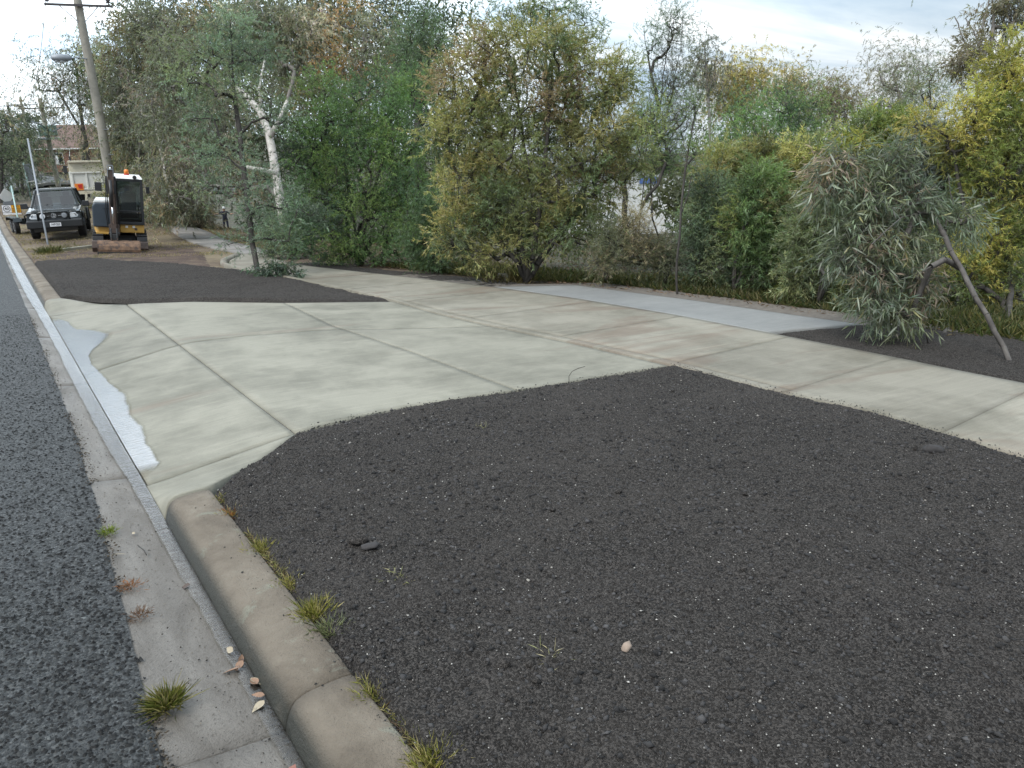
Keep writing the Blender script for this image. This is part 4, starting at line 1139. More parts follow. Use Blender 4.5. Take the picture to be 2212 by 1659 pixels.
# -- golden wattle on the right edge
b = gv(10.7, 4.3)
grow('golden_wattle', 'big yellow-green wattle towering behind the leaning gum', 'tree', b,
     [TP(b, [(2180, 620), (2160, 420), (2150, 200)], 11.3), TP(b, [(2160, 640), (2090, 480), (2060, 330)], 11.4)],
     BL([(2180, 150, 70, 70), (2120, 240, 80, 60), (2200, 300, 70, 90), (2080, 310, 65, 60), (2150, 380, 90, 80), (2210, 470, 70, 90), (2130, 520, 80, 80), (2080, 600, 80, 60), (2190, 620, 80, 80), (2100, 690, 90, 40), (2240, 200, 60, 120), (1990, 270, 40, 30)], 11.4, .85),
     760, YELLOWG, 'wattle', 'bark_dark', clump=.2, scale=.85, r_max=.05, lsize=.85, more=1.15, tone=.92)
b = on_ground(2115, 15.5)
grow('bare_topped_gum', 'gum with long bare grey branches poking above the golden wattle', 'tree', b,
     [TP(b, [(2118, 300), (2108, 160), (2122, 60), (2135, 0), (2140, -40)], 15.5), TP(b, [(2110, 150), (2088, 100), (2070, 60), (2062, 40)], 15.5)[1:], TP(b, [(2112, 100), (2100, 70), (2085, 40)], 15.5)[1:], TP(b, [(2112, 150), (2140, 90), (2150, 20)], 15.5)[1:]],
     BL([(2100, 120, 35, 28), (2125, 90, 25, 30), (2080, 140, 25, 20), (2185, 40, 28, 40), (2150, 20, 20, 30), (2190, 0, 30, 25)], 15.5), 90, [(.06, .06, .045, 4), (.09, .08, .05, 2)], 'gum', 'bark_grey', clump=.25, scale=1.1, r_max=.035, twig_r=.006, density=.7)

# -- filling the depth behind: a wood that reads as one mass
def woodland():
    out = []
    for px in range(140, 2300, 75):
        for py, ax in ((330, 46), (250, 52), (420, 38), (480, 31)):
            if py < I(px, [140, 300, 900, 1250, 1500, 1600, 1850, 2000, 2250], [300, 150, 180, 260, 300, 290, 330, 300, 240]): continue
            if 1270 < px < 1480 and py > 300: continue
            if px < 300: continue
            if 425 < px < 560 and py > 380: continue
            a = (24 if px > 1480 and ax < 40 else ax) + rng.normal(0, 1.5)
            r = 60 * a / FPX
            out.append((P(px + rng.normal(0, 14), py + rng.normal(0, 14), a), (r, r, r)))
    for px in range(230, 1010, 52):
        for py in (30, 95, 165, 240, 310):
            if py < I(px, [230, 300, 420, 1000], [150, 40, 0, 0]) or (px < 310 and py > 180): continue
            a = rng.uniform(34, 44); r = 62 * a / FPX
            out.append((P(px + rng.normal(0, 18), py + rng.normal(0, 18), a), (r, r, r)))
    C = []
    for c, r in out:
        d = norm(rng.standard_normal((760, 3))); C.append(np.array(c) + d * (rng.random(760) ** .4)[:, None] * r[0] * 1.15)
    C = np.concatenate(C); n = len(C)
    dd = norm(rng.standard_normal((n, 3)) + np.array([0, 0, -.3]))
    pal = np.array([(.045, .058, .034), (.060, .068, .045), (.036, .050, .028), (.070, .078, .042)])
    cid = np.repeat(rng.integers(0, 4, len(out)), 760)
    cl = 1.5 * pal[cid] * (1 + .25 * rng.standard_normal((n, 1)))
    V, F, K = leaf_tris(C, dd, rng.uniform(.2, .36, n), rng.uniform(.03, .055, n), np.zeros((n, 3)), np.clip(cl, .008, .3))
    o = link('woodland', fast_mesh('woodland', V, F, K), M['leaf'])
    tag(o, 'dense mass of bush behind the first row of trees', 'woodland', kind='stuff')
woodland()
# -- the leaning gum over the right soil strip: large leaves, the biggest ones single objects
def curved_leaf_mesh(L, W, curve):
    n = 6; V = []; F = []
    for i in range(n + 1):
        t = i / n; w = W * math.sin(math.pi * (t ** .75)) * (1 - .25 * t) + .0006
        y = L * t; z = -curve * t * t; 
        V += [(-w, y, z), (0, y, z - w * .35), (w, y, z)]
    for i in range(n):
        a = 3 * i
        F += [(a, a + 1, a + 4, a + 3), (a + 1, a + 2, a + 5, a + 4)]
    me = bpy.data.meshes.new('leaf'); me.from_pydata(V, [], F); me.update()
    for p in me.polygons: p.use_smooth = True
    return me

def gum_leaf_mat(name, c):
    s = NT(name)
    oi = s.n.new('ShaderNodeObjectInfo')
    cc = s.ramp(oi.outputs['Random'], [(0, tuple(q * .7 for q in c)), (.6, c), (1, tuple(min(q * 1.5, .5) for q in c))])
    s.set(Base_Color=cc, Roughness=.4)
    tr = s.node('ShaderNodeBsdfTranslucent'); s.l.new(cc, tr.inputs[0])
    mx = s.node('ShaderNodeMixShader'); mx.inputs[0].default_value = .22
    s.l.new(s.b.outputs[0], mx.inputs[1]); s.l.new(tr.outputs[0], mx.inputs[2]); s.l.new(mx.outputs[0], s.o.inputs[0])
    return s.m
def leaning_gum():
    base = gv(8.15, 3.2)
    ax = 8.5
    main = TP(base, [(2150, 715, -.7), (2110, 640, -.6), (2075, 580, -.4), (2040, 510, -.2), (2010, 455), (1985, 400), (1930, 350)], ax)
    br = [TP(base, [(2075, 580, -.2), (2040, 560, -.4), (1990, 590, -.5)], ax)[1:], TP(base, [(2010, 455), (1950, 470, -.3), (1880, 530, -.5)], ax)[1:],
          TP(base, [(1985, 400), (1920, 370, .1), (1840, 350, .2)], ax)[1:], TP(base, [(2040, 510), (2060, 440), (2050, 380)], ax)[1:]]
    lobes = BL([(1830, 345, 85, 38), (1930, 340, 80, 40), (1790, 400, 55, 50), (1880, 420, 85, 55), (1970, 430, 75, 60), (1850, 500, 75, 50), (1930, 510, 75, 55), (1820, 560, 40, 35), (1900, 585, 70, 45), (1890, 650, 55, 40), (1950, 680, 55, 38), (1985, 600, 45, 50), (2080, 470, 50, 45)], ax, .75)
    st = dict(STYLE['gum'])
    STYLE['biggum'] = dict(ll=(.06, .15), w=.0068, tl=.30, nt=4, nl=9, spread=.75, droop=.085, up=-.25)
    root = grow('leaning_gum', 'leaning gum sapling with long drooping leaves over the right soil strip', 'tree', base, [main] + br, lobes, 460, GUM, 'biggum', 'bark_mid', clump=.12, scale=1.0, shell=.1, r_max=.032, twig_r=.0028, bare=8, hang=True, tri=False)
    meshes = []
    mats = [gum_leaf_mat('gum_leaf_green', (.15, .18, .11)), gum_leaf_mat('gum_leaf_grey', (.22, .24, .18)), gum_leaf_mat('gum_leaf_yellow', (.24, .23, .10))]
    for L, W, c, k in ((.15, .009, .03, 0), (.17, .010, .05, 1), (.13, .010, .02, 0), (.18, .008, .07, 1), (.14, .009, .03, 2)):
        me = curved_leaf_mesh(L, W, c); me.materials.append(mats[k]); meshes.append(me)
    camv = Vector((0, 0, CZ))
    k = 0
    while k < 300:
        c, r = lobes[int(rng.integers(0, len(lobes)))]
        d = Vector(norm(rng.standard_normal(3)))
        to = (camv - c).normalized()
        if d.dot(to) < .15: continue
        p = c + Vector((d.x * r[0], d.y * r[1], d.z * r[2])) * 1.04
        if p.z < float(g(p.x, p.y)) + .3: continue
        dirn = Vector((rng.normal(0, .6), rng.normal(0, .6), -.75)) + d * .6
        o = bpy.data.objects.new('leaf', meshes[int(rng.choice(5, p=[.28, .24, .2, .18, .1]))]); col.objects.link(o)
        o.parent = root; o.location = p - base
        q = dirn.to_track_quat('Y', 'Z'); q = q @ Euler((0, rng.uniform(-3.1, 3.1), 0)).to_quaternion()
        o.rotation_euler = q.to_euler(); k += 1
    return root
leaning_gum()
# ================================================================== vehicles and machines
def wheel(parent, c, r, w, side, rim_mat, name='wheel', n=24):
    """axle along x; side = +-1 where the rim shows"""
    tyre = MB().lathe([(-w / 2, r * .62), (-w / 2, r * .9), (-w * .42, r * .985), (-w * .2, r), (w * .2, r), (w * .42, r * .985), (w / 2, r * .9), (w / 2, r * .62)], (0, 0, 0), 'x', n).build(name, M['rubber'], parent, smooth=False)
    tyre.location = c
    rim = MB(); s = side * w / 2
    rim.lathe([(s * .4, r * .63), (s * 1.02, r * .62), (s * .96, r * .52), (s * .7, r * .46), (s * .75, r * .2), (s * .95, r * .16), (s * .98, .01)], (0, 0, 0), 'x', n)
    rim.build('rim', rim_mat, tyre)
    tread = MB()
    for k in range(n):
        t = 2 * math.pi * k / n
        for sx_ in (-1, 1):
            tread.box((sx_ * w * .26, math.cos(t + sx_ * .06) * r * .995, math.sin(t + sx_ * .06) * r * .995), (w * .34, r * .16, r * .05), (t - math.pi / 2, 0, 0))
    tread.build('tread', M['rubber'], tyre)
    return tyre

def ute():
    loc = gv(1.92, 29.95, .13)
    root = empty('utility_vehicle', loc, (R(-5.5), R(.3), R(-9))); root.scale = (.88, .88, .88)
    tag(root, 'black four-wheel-drive ute with bull bar parked on the verge facing the camera', 'ute')
    # lower body, side outline (y back from the front, z up)
    body = MB()
    out = [(.10, .52), (.06, .75), (.12, 1.0), (.30, 1.06), (1.28, 1.17), (3.42, 1.16), (5.15, 1.13), (5.2, .62), (4.75, .56), (4.55, .83), (4.2, .95), (3.85, .83), (3.65, .52), (1.5, .5), (1.32, .83), (.98, .95), (.62, .83), (.45, .5)]
    body.prism(out, -.90, .90, 'x'); body.build('body', M['black_paint'], root, .03)
    hood = MB(); hood.hull4([(-.80, .16, 1.02), (.80, .16, 1.02), (.83, 1.3, 1.12), (-.83, 1.3, 1.12)], [(-.66, .24, 1.11), (.66, .24, 1.11), (.72, 1.3, 1.22), (-.72, 1.3, 1.22)]); hood.build('bonnet', M['black_paint'], root, .03)
    for s in (-1, 1):   # wheel-arch flares
        for yc in (.98, 4.2):
            a = MB(); pts = [(s * .925, yc + math.cos(t) * .47, .42 + math.sin(t) * .49) for t in np.linspace(.05, math.pi - .05, 12)]
            a.tube(pts, .055, 6); a.build('wheel_arch', M['black_plastic'], root)
    # cabin: pillars, roof, glass
    zb, zt = 1.16, 1.80
    cab = MB()
    for s in (-1, 1):
        cab.tube([(s * .80, 1.28, zb), (s * .64, 2.02, zt - .03)], .045, 6)
        cab.tube([(s * .86, 2.25, zb), (s * .66, 2.3, zt - .02)], .045, 6)
        cab.tube([(s * .86, 3.4, zb), (s * .66, 3.25, zt - .02)], .06, 6)
        cab.tube([(s * .645, 2.0, zt - .02), (s * .66, 3.28, zt - .02)], .035, 6)
        cab.box((s * .86, 2.34, 1.15), (.06, 2.1, .06))
    cab.tube([(-.81, 1.27, zb + .01), (.81, 1.27, zb + .01)], .035, 6)
    cab.build('cabin_frame', M['black_paint'], root)
    roof = MB(); roof.hull4([(-.68, 1.96, zt - .04), (.68, 1.96, zt - .04), (.68, 3.32, zt - .05), (-.68, 3.32, zt - .05)], [(-.58, 2.08, zt + .035), (.58, 2.08, zt + .035), (.58, 3.2, zt + .03), (-.58, 3.2, zt + .03)]); roof.build('roof', M['black_paint'], root, .025)
    ws = MB(); ws.add([(-.77, 1.30, zb + .03), (.77, 1.30, zb + .03), (.61, 2.0, zt - .05), (-.61, 2.0, zt - .05)], [(0, 1, 2, 3)]); ws.build('windscreen', M['dark_glass'], root)
    for s in (-1, 1):
        sw = MB(); sw.add([(s * .835, 1.5, zb + .04), (s * .85, 3.36, zb + .04), (s * .67, 3.2, zt - .06), (s * .66, 2.08, zt - .06)], [(0, 1, 2, 3)]); sw.build('side_window', M['dark_glass'], root)
    rw = MB(); rw.add([(-.8, 3.44, zb), (.8, 3.44, zb), (.62, 3.3, zt - .05), (-.62, 3.3, zt - .05)], [(0, 1, 2, 3)]); rw.build('rear_window', M['glass'], root)
    for s in (-.38, .38):
        st = MB(); st.box((s, 2.15, 1.2), (.46, .2, .62), (-.2, 0, 0)); st.box((s, 2.22, 1.6), (.24, .1, .16)); st.build('seat', M['seat_cloth'], root, .03)
    d = MB(); d.box((0, 1.5, 1.14), (1.5, .4, .12)); d.build('dashboard', M['black_plastic'], root, .03)
    wp = MB(); wp.tube([(.7, 1.33, 1.2), (.1, 1.38, 1.235)], .012, 5); wp.tube([(0, 1.33, 1.2), (-.5, 1.38, 1.24)], .012, 5); wp.build('wipers', M['black_plastic'], root)
    # front
    gr = MB(); gr.box((0, .09, .885), (1.12, .05, .20))
    gr.build('grille', M['sign_black'], root)
    for x0, x1 in ((-.46, -.14), (.14, .46)):
        c = MB(); c.box(((x0 + x1) / 2, .055, .875), (x1 - x0, .02, .026)); c.build('grille_bar', M['chrome'], root)
    for s in (-1, 1):
        h = MB(); h.hull4([(s * .53, .035, .77), (s * .88, .08, .80), (s * .92, .2, 1.0), (s * .56, .05, .985)], [(s * .54, .14, .77), (s * .88, .2, .80), (s * .92, .34, 1.0), (s * .56, .16, .985)]); ho = h.build('headlight', M['lamp_lens'], root, .015)
        b2 = MB(); b2.lathe([(-.004, .06), (.0, .06), (.0, .045), (.01, .01)], (s * .70, .07, .885), 'y', 14); b2.build('reflector', M['chrome'], ho)
        sp = MB(); sp.lathe([(.0, .05), (-.02, .105), (-.06, .112), (-.09, .105), (-.095, .09)], (s * .36, -.03, .885), 'y', 22); so = sp.build('driving_light', M['black_plastic'], root)
        ln = MB(); ln.lathe([(-.098, .092), (-.105, .06), (-.107, .01)], (s * .36, -.03, .885), 'y', 20); ln.build('lens', M['lamp_lens'] if s < 0 else M['galvanised'], so)
        f = MB(); f.lathe([(0, .045), (-.03, .045), (-.035, .01)], (s * .66, -.08, .66), 'y', 14); f.build('fog_light', M['lamp_lens'], root)
        mi = MB(); mi.box((s * 1.06, 1.42, 1.22), (.24, .14, .2)); mi.tube([(s * .86, 1.45, 1.16), (s * .98, 1.42, 1.18)], .03, 6); mi.build('mirror', M['black_plastic'], root, .02)
    bb = MB(); bb.prism([(-.12, .44), (-.14, .72), (.05, .76), (.1, .44)], -.93, .93, 'x'); bb.build('bumper', M['black_plastic'], root, .035)
    lo = MB(); lo.prism([(-.02, .30), (-.05, .44), (.2, .44), (.24, .3)], -.72, .72, 'x'); lo.build('bash_plate', M['dark_steel'], root, .02)
    bar = MB(); bar.tube([(-.52, -.1, .74), (-.52, -.1, .98), (-.47, -.09, 1.02), (.47, -.09, 1.02), (.52, -.1, .98), (.52, -.1, .74)], .032, 8)
    for s in (-1, 1): bar.tube([(s * .54, -.06, 1.0), (s * .86, .06, .99), (s * .97, .2, .92), (s * .97, .2, .74)], .026, 8)
    bar.build('bull_bar', M['black_paint'], root, 0, True)
    pl = MB(); pl.box((.02, -.155, .565), (.372, .012, .135)); po = pl.build('number_plate', M['sign_white'], root)
    text_obj('1WP·2G3', .125, M['sign_black'], po, (.02, -.163, .565), (R(90), 0, 0), sx=.62)
    em = MB(); em.lathe([(.0, .092), (-.018, .092), (-.018, .072), (0, .072), (0, .092)], (0, -.0, .885), 'y', 26)
    def stroke(a, b, w=.009): em.cyl((a[0], -.014, a[1]), (b[0], -.014, b[1]), w, w, 6)
    z = .885
    stroke((-.028, z + .068), (0, z + .008)); stroke((0, z + .008), (.028, z + .068))
    stroke((-.060, z + .038), (-.028, z - .058)); stroke((-.028, z - .058), (0, z - .008)); stroke((0, z - .008), (.028, z - .058)); stroke((.028, z - .058), (.060, z + .038))
    eo = em.build('emblem', M['chrome'], root)
    bk = MB(); bk.lathe([(.02, .08), (-.004, .08), (-.005, .01)], (0, .0, .885), 'y', 22); bk.build('backing', M['sign_black'], eo)
    for s in (-1, 1):
        for yc in (.98, 4.2): wheel(root, (s * .80, yc, .40), .40, .27, s, M['dark_steel'])
    tub = MB(); tub.box((0, 4.3, 1.12), (1.72, 1.6, .06)); tub.build('tub_cover', M['black_plastic'], root, .02)
    aer = MB(); aer.tube([(-.5, .0, 1.0), (-.52, .02, 1.9)], .009, 5); aer.build('aerial', M['black_plastic'], root)
    return root
ute()

def trailer():
    root = empty('box_trailer', gv(1.93, 34.75, .13), (R(-5.5), 0, R(6))); root.scale = (.84, .8, .74)
    tag(root, 'low black tandem-axle trailer with white wheels standing behind the ute', 'trailer')
    fl = MB(); fl.box((0, 1.6, .52), (1.75, 3.2, .08)); fl.build('deck', M['dark_steel'], root)
    for s in (-1, 1):
        sd = MB(); sd.box((s * .88, 1.6, .66), (.04, 3.2, .26)); sd.build('side_board', M['black_paint'], root, .008)
        gd = MB(); gd.prism([(.2, .62), (.35, .82), (2.5, .82), (2.65, .62), (2.6, .62), (2.47, .785), (.38, .785), (.25, .62)], s * .9, s * 1.2, 'x'); gd.build('mudguard', M['black_paint'], root)
        for z_ in (.72, .79):
            rl = MB(); rl.box((s * .905, 1.6, z_), (.012, 3.1, .022)); rl.build('rail', M['galvanised'], root)
        for yc in (.95, 1.85): wheel(root, (s * 1.05, yc, .33), .33, .2, s, M['white_paint'])
    hb = MB(); hb.box((0, 0.02, .66), (1.75, .04, .26)); hb.build('headboard', M['black_paint'], root, .008)
    db = MB(); db.tube([(-.4, .1, .55), (0, -1.2, .5)], .045, 6); db.tube([(.4, .1, .55), (0, -1.2, .5)], .045, 6); db.build('drawbar', M['dark_steel'], root)
    return root
trailer()

def truck():
    p = P(213, 440, 41.5)
    loc = gv(p.x, p.y, .12)
    root = empty('tip_truck', loc, (R(-6.0), R(1.5), R(-5)))
    tag(root, 'cream and white tip truck seen from behind beside the near power pole', 'truck')
    tg = MB(); tg.box((0, .03, 1.42), (2.16, .07, .86)); to = tg.build('tailgate', M['tray_white'], root, .012)
    for x in (-1.02, -.35, .35, 1.02):
        r = MB(); r.box((x, -.02, 1.42), (.075, .06, .86)); r.build('rib', M['tray_white'], to, .01)
    for z in (1.0, 1.84):
        r = MB(); r.box((0, -.025, z), (2.2, .07, .075)); r.build('rail', M['tray_white'], to, .01)
    ey = MB(); ey.box((.35, -.03, 1.12), (.62, .02, .14)); ey.build('reflective_strip', M['hi_vis'], to)
    for s in (-1, 1):
        sb = MB(); sb.box((s * 1.08, 1.7, 1.45), (.06, 3.4, .92)); sb.build('side_board', M['tray_white'], root, .01)
        for yc in (.5, 1.5, 2.5):
            q = MB(); q.box((s * 1.125, yc, 1.45), (.04, .08, .92)); q.build('side_rib', M['tray_white'], root)
    hd = MB(); hd.box((0, 3.42, 1.75), (2.2, .07, 1.5)); hd.prism([(3.2, 2.4), (3.2, 2.5), (4.4, 2.52), (4.4, 2.42)], -1.1, 1.1, 'x'); hd.build('headboard', M['cream_paint'], root, .01)
    fl = MB(); fl.box((0, 1.7, .97), (2.16, 3.4, .1)); fl.build('tray_floor', M['tray_white'], root)
    ld = MB(); ld.hull4([(-1.0, .2, 1.5), (1.0, .2, 1.5), (1.0, 3.3, 1.5), (-1.0, 3.3, 1.5)], [(-.6, .8, 1.7), (.5, .7, 1.66), (.6, 2.6, 1.8), (-.5, 2.7, 1.74)]); ld.build('load_of_spoil', M['grime'], root, .05)
    pl = MB(); pl.box((-.1, -.05, .82), (2.1, .06, .16)); pl.build('rear_beam', M['cream_paint'], root, .01)
    for s in (-1, 1):
        mk = MB(); mk.box((s * .78, -.065, 1.12), (.40, .02, .34)); mo = mk.build('tail_light', M['orange_plastic'], root)
        rd = MB(); rd.prism([(s * .78 - .06, 1.24), (s * .78 + .16, 1.26), (s * .78 + .14, 1.02), (s * .78 - .02, 1.06)], -.085, -.075, 'y'); rd.build('lens', M['red_plastic'], mo)
        ch = MB(); ch.box((s * .38, 3.0, .68), (.09, 6.0, .2)); ch.build('chassis_rail', M['dark_steel'], root)
        fp_ = MB(); fp_.box((s * .82, .95, .5), (.5, .02, .45)); fp_.build('mud_flap', M['rubber'], root)
        for dx in (.72, .98): wheel(root, (s * dx, 1.5, .42), .42, .22, s, M['white_paint'])
        wheel(root, (s * .92, 5.1, .42), .42, .24, s, M['white_paint'])
        mi = MB(); mi.box((s * 1.28, 4.7, 2.05), (.2, .06, .42)); mi.tube([(s * 1.0, 4.8, 2.2), (s * 1.28, 4.72, 2.24)], .02, 5); mi.tube([(s * 1.0, 4.8, 1.85), (s * 1.28, 4.72, 1.86)], .02, 5); mi.build('mirror', M['black_plastic'], root, .01)
    cb = MB(); cb.hull4([(-1.02, 4.0, .85), (1.02, 4.0, .85), (1.02, 5.75, .85), (-1.02, 5.75, .85)], [(-.95, 4.0, 2.42), (.95, 4.0, 2.42), (.95, 5.35, 2.42), (-.95, 5.35, 2.42)]); co = cb.build('cab', M['white_paint'], root, .05)
    rw = MB(); rw.box((0, 3.99, 2.0), (1.3, .02, .45)); rw.build('rear_window', M['dark_glass'], co)
    ex = MB(); ex.tube([(-.95, 3.75, .9), (-.95, 3.75, 2.75)], .05, 8); ex.build('exhaust_stack', M['dark_steel'], root)
    hs = MB(); hs.box((-.55, -.12, .5), (.1, .1, .55), (0, .15, 0)); hs.build('tow_post', M['cream_paint'], root)
    return root
truck()

def excavator():
    loc = gv(3.05, 24.4, .10)
    root = empty('mini_excavator', loc, (R(-4.5), R(6.5), R(-9))); root.scale = (.9, .9, .9)
    tag(root, 'yellow and black mini excavator with cab and wide mud bucket resting on dirt', 'excavator')
    # tracks
    for s in (-1, 1):
        xc = s * .62
        loop = [(1.95, .26), (1.88, .42), (1.7, .5), (.1, .5), (-.08, .42), (-.15, .26), (-.08, .08), (.1, 0), (1.7, 0), (1.88, .08)]
        t = MB(); t.prism(loop, xc - .15, xc + .15, 'x'); tr = t.build('track', M['rubber'], root, .02)
        lug = MB()
        n = len(loop)
        for i in range(n):
            a, b = Vector((0, *loop[i])), Vector((0, *loop[(i + 1) % n])); L = (b - a).length; k = max(1, int(L / .13))
            ang = math.atan2(b.z - a.z, b.y - a.y)
            for j in range(k):
                c = a.lerp(b, (j + .5) / k); nrm = Vector((0, math.sin(ang), -math.cos(ang))) * -.02
                lug.box((xc, c.y + nrm.y * -1, c.z + nrm.z * -1), (.29, .06, .045), (ang, 0, 0))
        lug.build('lugs', M['rubber'], tr)
        for yc_, r_, nm_ in ((1.68, .19, 'sprocket'), (.1, .17, 'idler')):
            sp = MB(); sp.lathe([(-.153, .01), (-.153, r_), (.153, r_), (.153, .01)], (xc, yc_, .25), 'x', 16); sp.build(nm_, M['dark_steel'], tr)
    uc = MB(); uc.hull4([(-.5, .25, .18), (.5, .25, .18), (.5, 1.6, .18), (-.5, 1.6, .18)], [(-.42, .4, .46), (.42, .4, .46), (.42, 1.4, .46), (-.42, 1.4, .46)]); uc.lathe([(0, .34), (.12, .34)], (0, .9, .46), 'z', 20); uc.build('undercarriage', M['sign_black'], root, .015)
    # dozer blade
    bl = MB(); bl.prism([(-.55, .02), (-.62, .14), (-.58, .34), (-.52, .36), (-.52, .0)], -.78, .78, 'x'); bl.build('dozer_blade', M['grime'], root, .012)
    for s in (-1, 1):
        a = MB(); a.tube([(s * .36, -.52, .18), (s * .36, .4, .3)], .05, 6); a.build('blade_arm', M['dark_steel'], root)
    # slewing house
    sk = MB(); sk.prism([(-.60, .12), (-.72, .5), (-.70, 1.5), (-.45, 1.86), (.45, 1.86), (.70, 1.5), (.70, .05), (.02, .05), (-.05, .12)], .56, .82, 'z'); sk.build('skirt', M['machine_yellow'], root, .02)
    en = MB(); en.prism([(-.735, .72), (-.735, 1.36), (-.66, 1.45), (-.14, 1.46), (-.10, .72)], .0, 1.8, 'y'); en.build('engine_cover', M['navy_panel'], root, .035)
    lid = MB(); lid.prism([(-.70, 1.455), (-.66, 1.53), (-.2, 1.545), (-.13, 1.47)], .06, 1.7, 'y'); lid.build('cover_lid', M['white_paint'], root, .012)
    gs = MB(); gs.box((-.30, -.012, 1.3), (.3, .01, .012)); gs.build('panel_groove', M['sign_black'], root)
    # cab
    x0, x1, y0, y1, z0, z1 = -.10, .68, .02, 1.15, .82, 2.22
    cf = MB()
    for (x, y) in ((x0, y0), (x1, y0), (x1, y1), (x0, y1), (x1, .62)):
        cf.box((x, y, (z0 + z1) / 2), (.075, .075, z1 - z0))
    for z in (z0 + .04, z1 - .03):
        cf.box(((x0 + x1) / 2, y0, z), (x1 - x0, .07, .09)); cf.box(((x0 + x1) / 2, y1, z), (x1 - x0, .07, .09)); cf.box((x1, (y0 + y1) / 2, z), (.07, y1 - y0, .09)); cf.box((x0, (y0 + y1) / 2, z), (.07, y1 - y0, .09))
    cf.box(((x0 + x1) / 2, y0, 1.23), (x1 - x0, .05, .05))
    cf.build('cab_frame', M['black_plastic'], root, .012)
    lp = MB(); lp.box(((x0 + x1) / 2, y0 + .01, 1.0), (x1 - x0 - .08, .02, .36)); lp.build('lower_window', M['dark_glass'], root)
    fw = MB(); fw.box(((x0 + x1) / 2, y0, 1.72), (x1 - x0 - .09, .012, .92)); fw.build('front_window', M['glass'], root)
    sw = MB(); sw.box((x1, .33, 1.7), (.012, .54, .95)); sw.build('door_window', M['glass'], root)
    dp = MB(); dp.box((x1 + .005, .33, 1.04), (.03, .56, .36)); do = dp.build('door_panel', M['black_plastic'], root, .01)
    dh = MB(); dh.box((x1 + .03, .1, 1.2), (.02, .03, .12)); dh.build('handle', M['white_paint'], do)
    bw = MB(); bw.box(((x0 + x1) / 2, y1, 1.72), (x1 - x0 - .1, .012, .86)); bw.build('rear_window', M['glass'], root)
    rf = MB(); rf.hull4([(x0 - .05, y0 - .06, z1), (x1 + .05, y0 - .06, z1), (x1 + .05, y1 + .05, z1), (x0 - .05, y1 + .05, z1)], [(x0 + .02, y0 + .05, z1 + .12), (x1 - .03, y0 + .05, z1 + .11), (x1 - .03, y1 - .03, z1 + .11), (x0 + .02, y1 - .03, z1 + .12)]); rf.build('roof', M['white_paint'], root, .02)
    bc = MB(); bc.lathe([(0, .07), (.10, .065), (.13, .04), (.135, .01)], (.28, .18, z1 + .15), 'z', 16); bo = bc.build('beacon', M['orange_plastic'], root, 0, True)
    bs = MB(); bs.lathe([(-.05, .075), (0, .075)], (.28, .18, z1 + .15), 'z', 16); bs.build('base', M['red_plastic'], bo)
    wl_ = MB(); wl_.lathe([(.0, .05), (-.05, .06), (-.052, .01)], (.50, -.02, z1 + .06), 'y', 14); wl_.build('work_light', M['sign_black'], root)
    st = MB(); st.box((.30, .72, 1.05), (.46, .46, .14)); st.box((.30, .98, 1.42), (.44, .13, .68), (-.12, 0, 0)); st.box((.30, 1.02, 1.86), (.24, .09, .18)); st.build('seat', M['seat_cloth'], root, .03)
    for x in (.06, .56):
        lv = MB(); lv.tube([(x, .42, 1.0), (x, .40, 1.32), (x + .01, .37, 1.42)], .022, 6); lv.build('joystick', M['sign_black'], root)
    for x in (.22, .36):
        lv = MB(); lv.tube([(x, .2, .86), (x, .16, 1.28)], .014, 6); lv.build('travel_lever', M['sign_black'], root)
    mr = MB(); mr.box((-.52, -.1, 1.95), (.19, .06, .26)); mr.tube([(x0, .02, 2.08), (-.46, -.08, 2.06)], .014, 5); mr.build('mirror', M['black_plastic'], root, .02)
    m2 = MB(); m2.box((.86, .2, 1.9), (.10, .05, .2)); m2.tube([(x1, .1, 2.0), (.86, .18, 1.98)], .012, 5); m2.build('mirror', M['black_plastic'], root, .015)
    for x, z in ((.20, .75), (.40, .75), (.46, .68)):
        d = MB(); d.box((x, .038, z), (.075, .01, .07)); d.build('decal', M['white_paint'] if z > .7 else M['grime'], root)
    cw = MB(); cw.prism([(-.66, .04), (-.70, .4), (-.35, .4), (-.3, .04)], .50, .57, 'z'); cw.build('side_step', M['machine_yellow'], root, .01)
    # swing post, boom, stick and rams folded up in front of the cab
    bx0 = -.15
    po = MB(); po.box((bx0, -.06, .66), (.30, .32, .34)); po.lathe([(-.2, .09), (.2, .09)], (bx0, -.2, .66), 'z', 14); po.build('swing_post', M['grime'], root, .02)
    bm = MB()
    bm.hull4([(bx0 - .10, -.18, .62), (bx0 + .10, -.18, .62), (bx0 + .10, .04, .62), (bx0 - .10, .04, .62)], [(bx0 - .10, -.36, 1.55), (bx0 + .10, -.36, 1.55), (bx0 + .10, -.10, 1.62), (bx0 - .10, -.10, 1.62)])
    bm.hull4([(bx0 - .10, -.36, 1.55), (bx0 + .10, -.36, 1.55), (bx0 + .10, -.10, 1.62), (bx0 - .10, -.10, 1.62)], [(bx0 - .09, -.78, 2.36), (bx0 + .09, -.78, 2.36), (bx0 + .09, -.60, 2.44), (bx0 - .09, -.60, 2.44)])
    bm.build('boom', M['grime'], root, .015)
    sk_ = MB(); sk_.hull4([(bx0 - .085, -1.02, 2.5), (bx0 + .085, -1.02, 2.5), (bx0 + .085, -.70, 2.5), (bx0 - .085, -.70, 2.5)], [(bx0 - .07, -.96, .62), (bx0 + .07, -.96, .62), (bx0 + .07, -.82, .62), (bx0 - .07, -.82, .62)]); sk_.build('dipper_stick', M['grime'], root, .015)
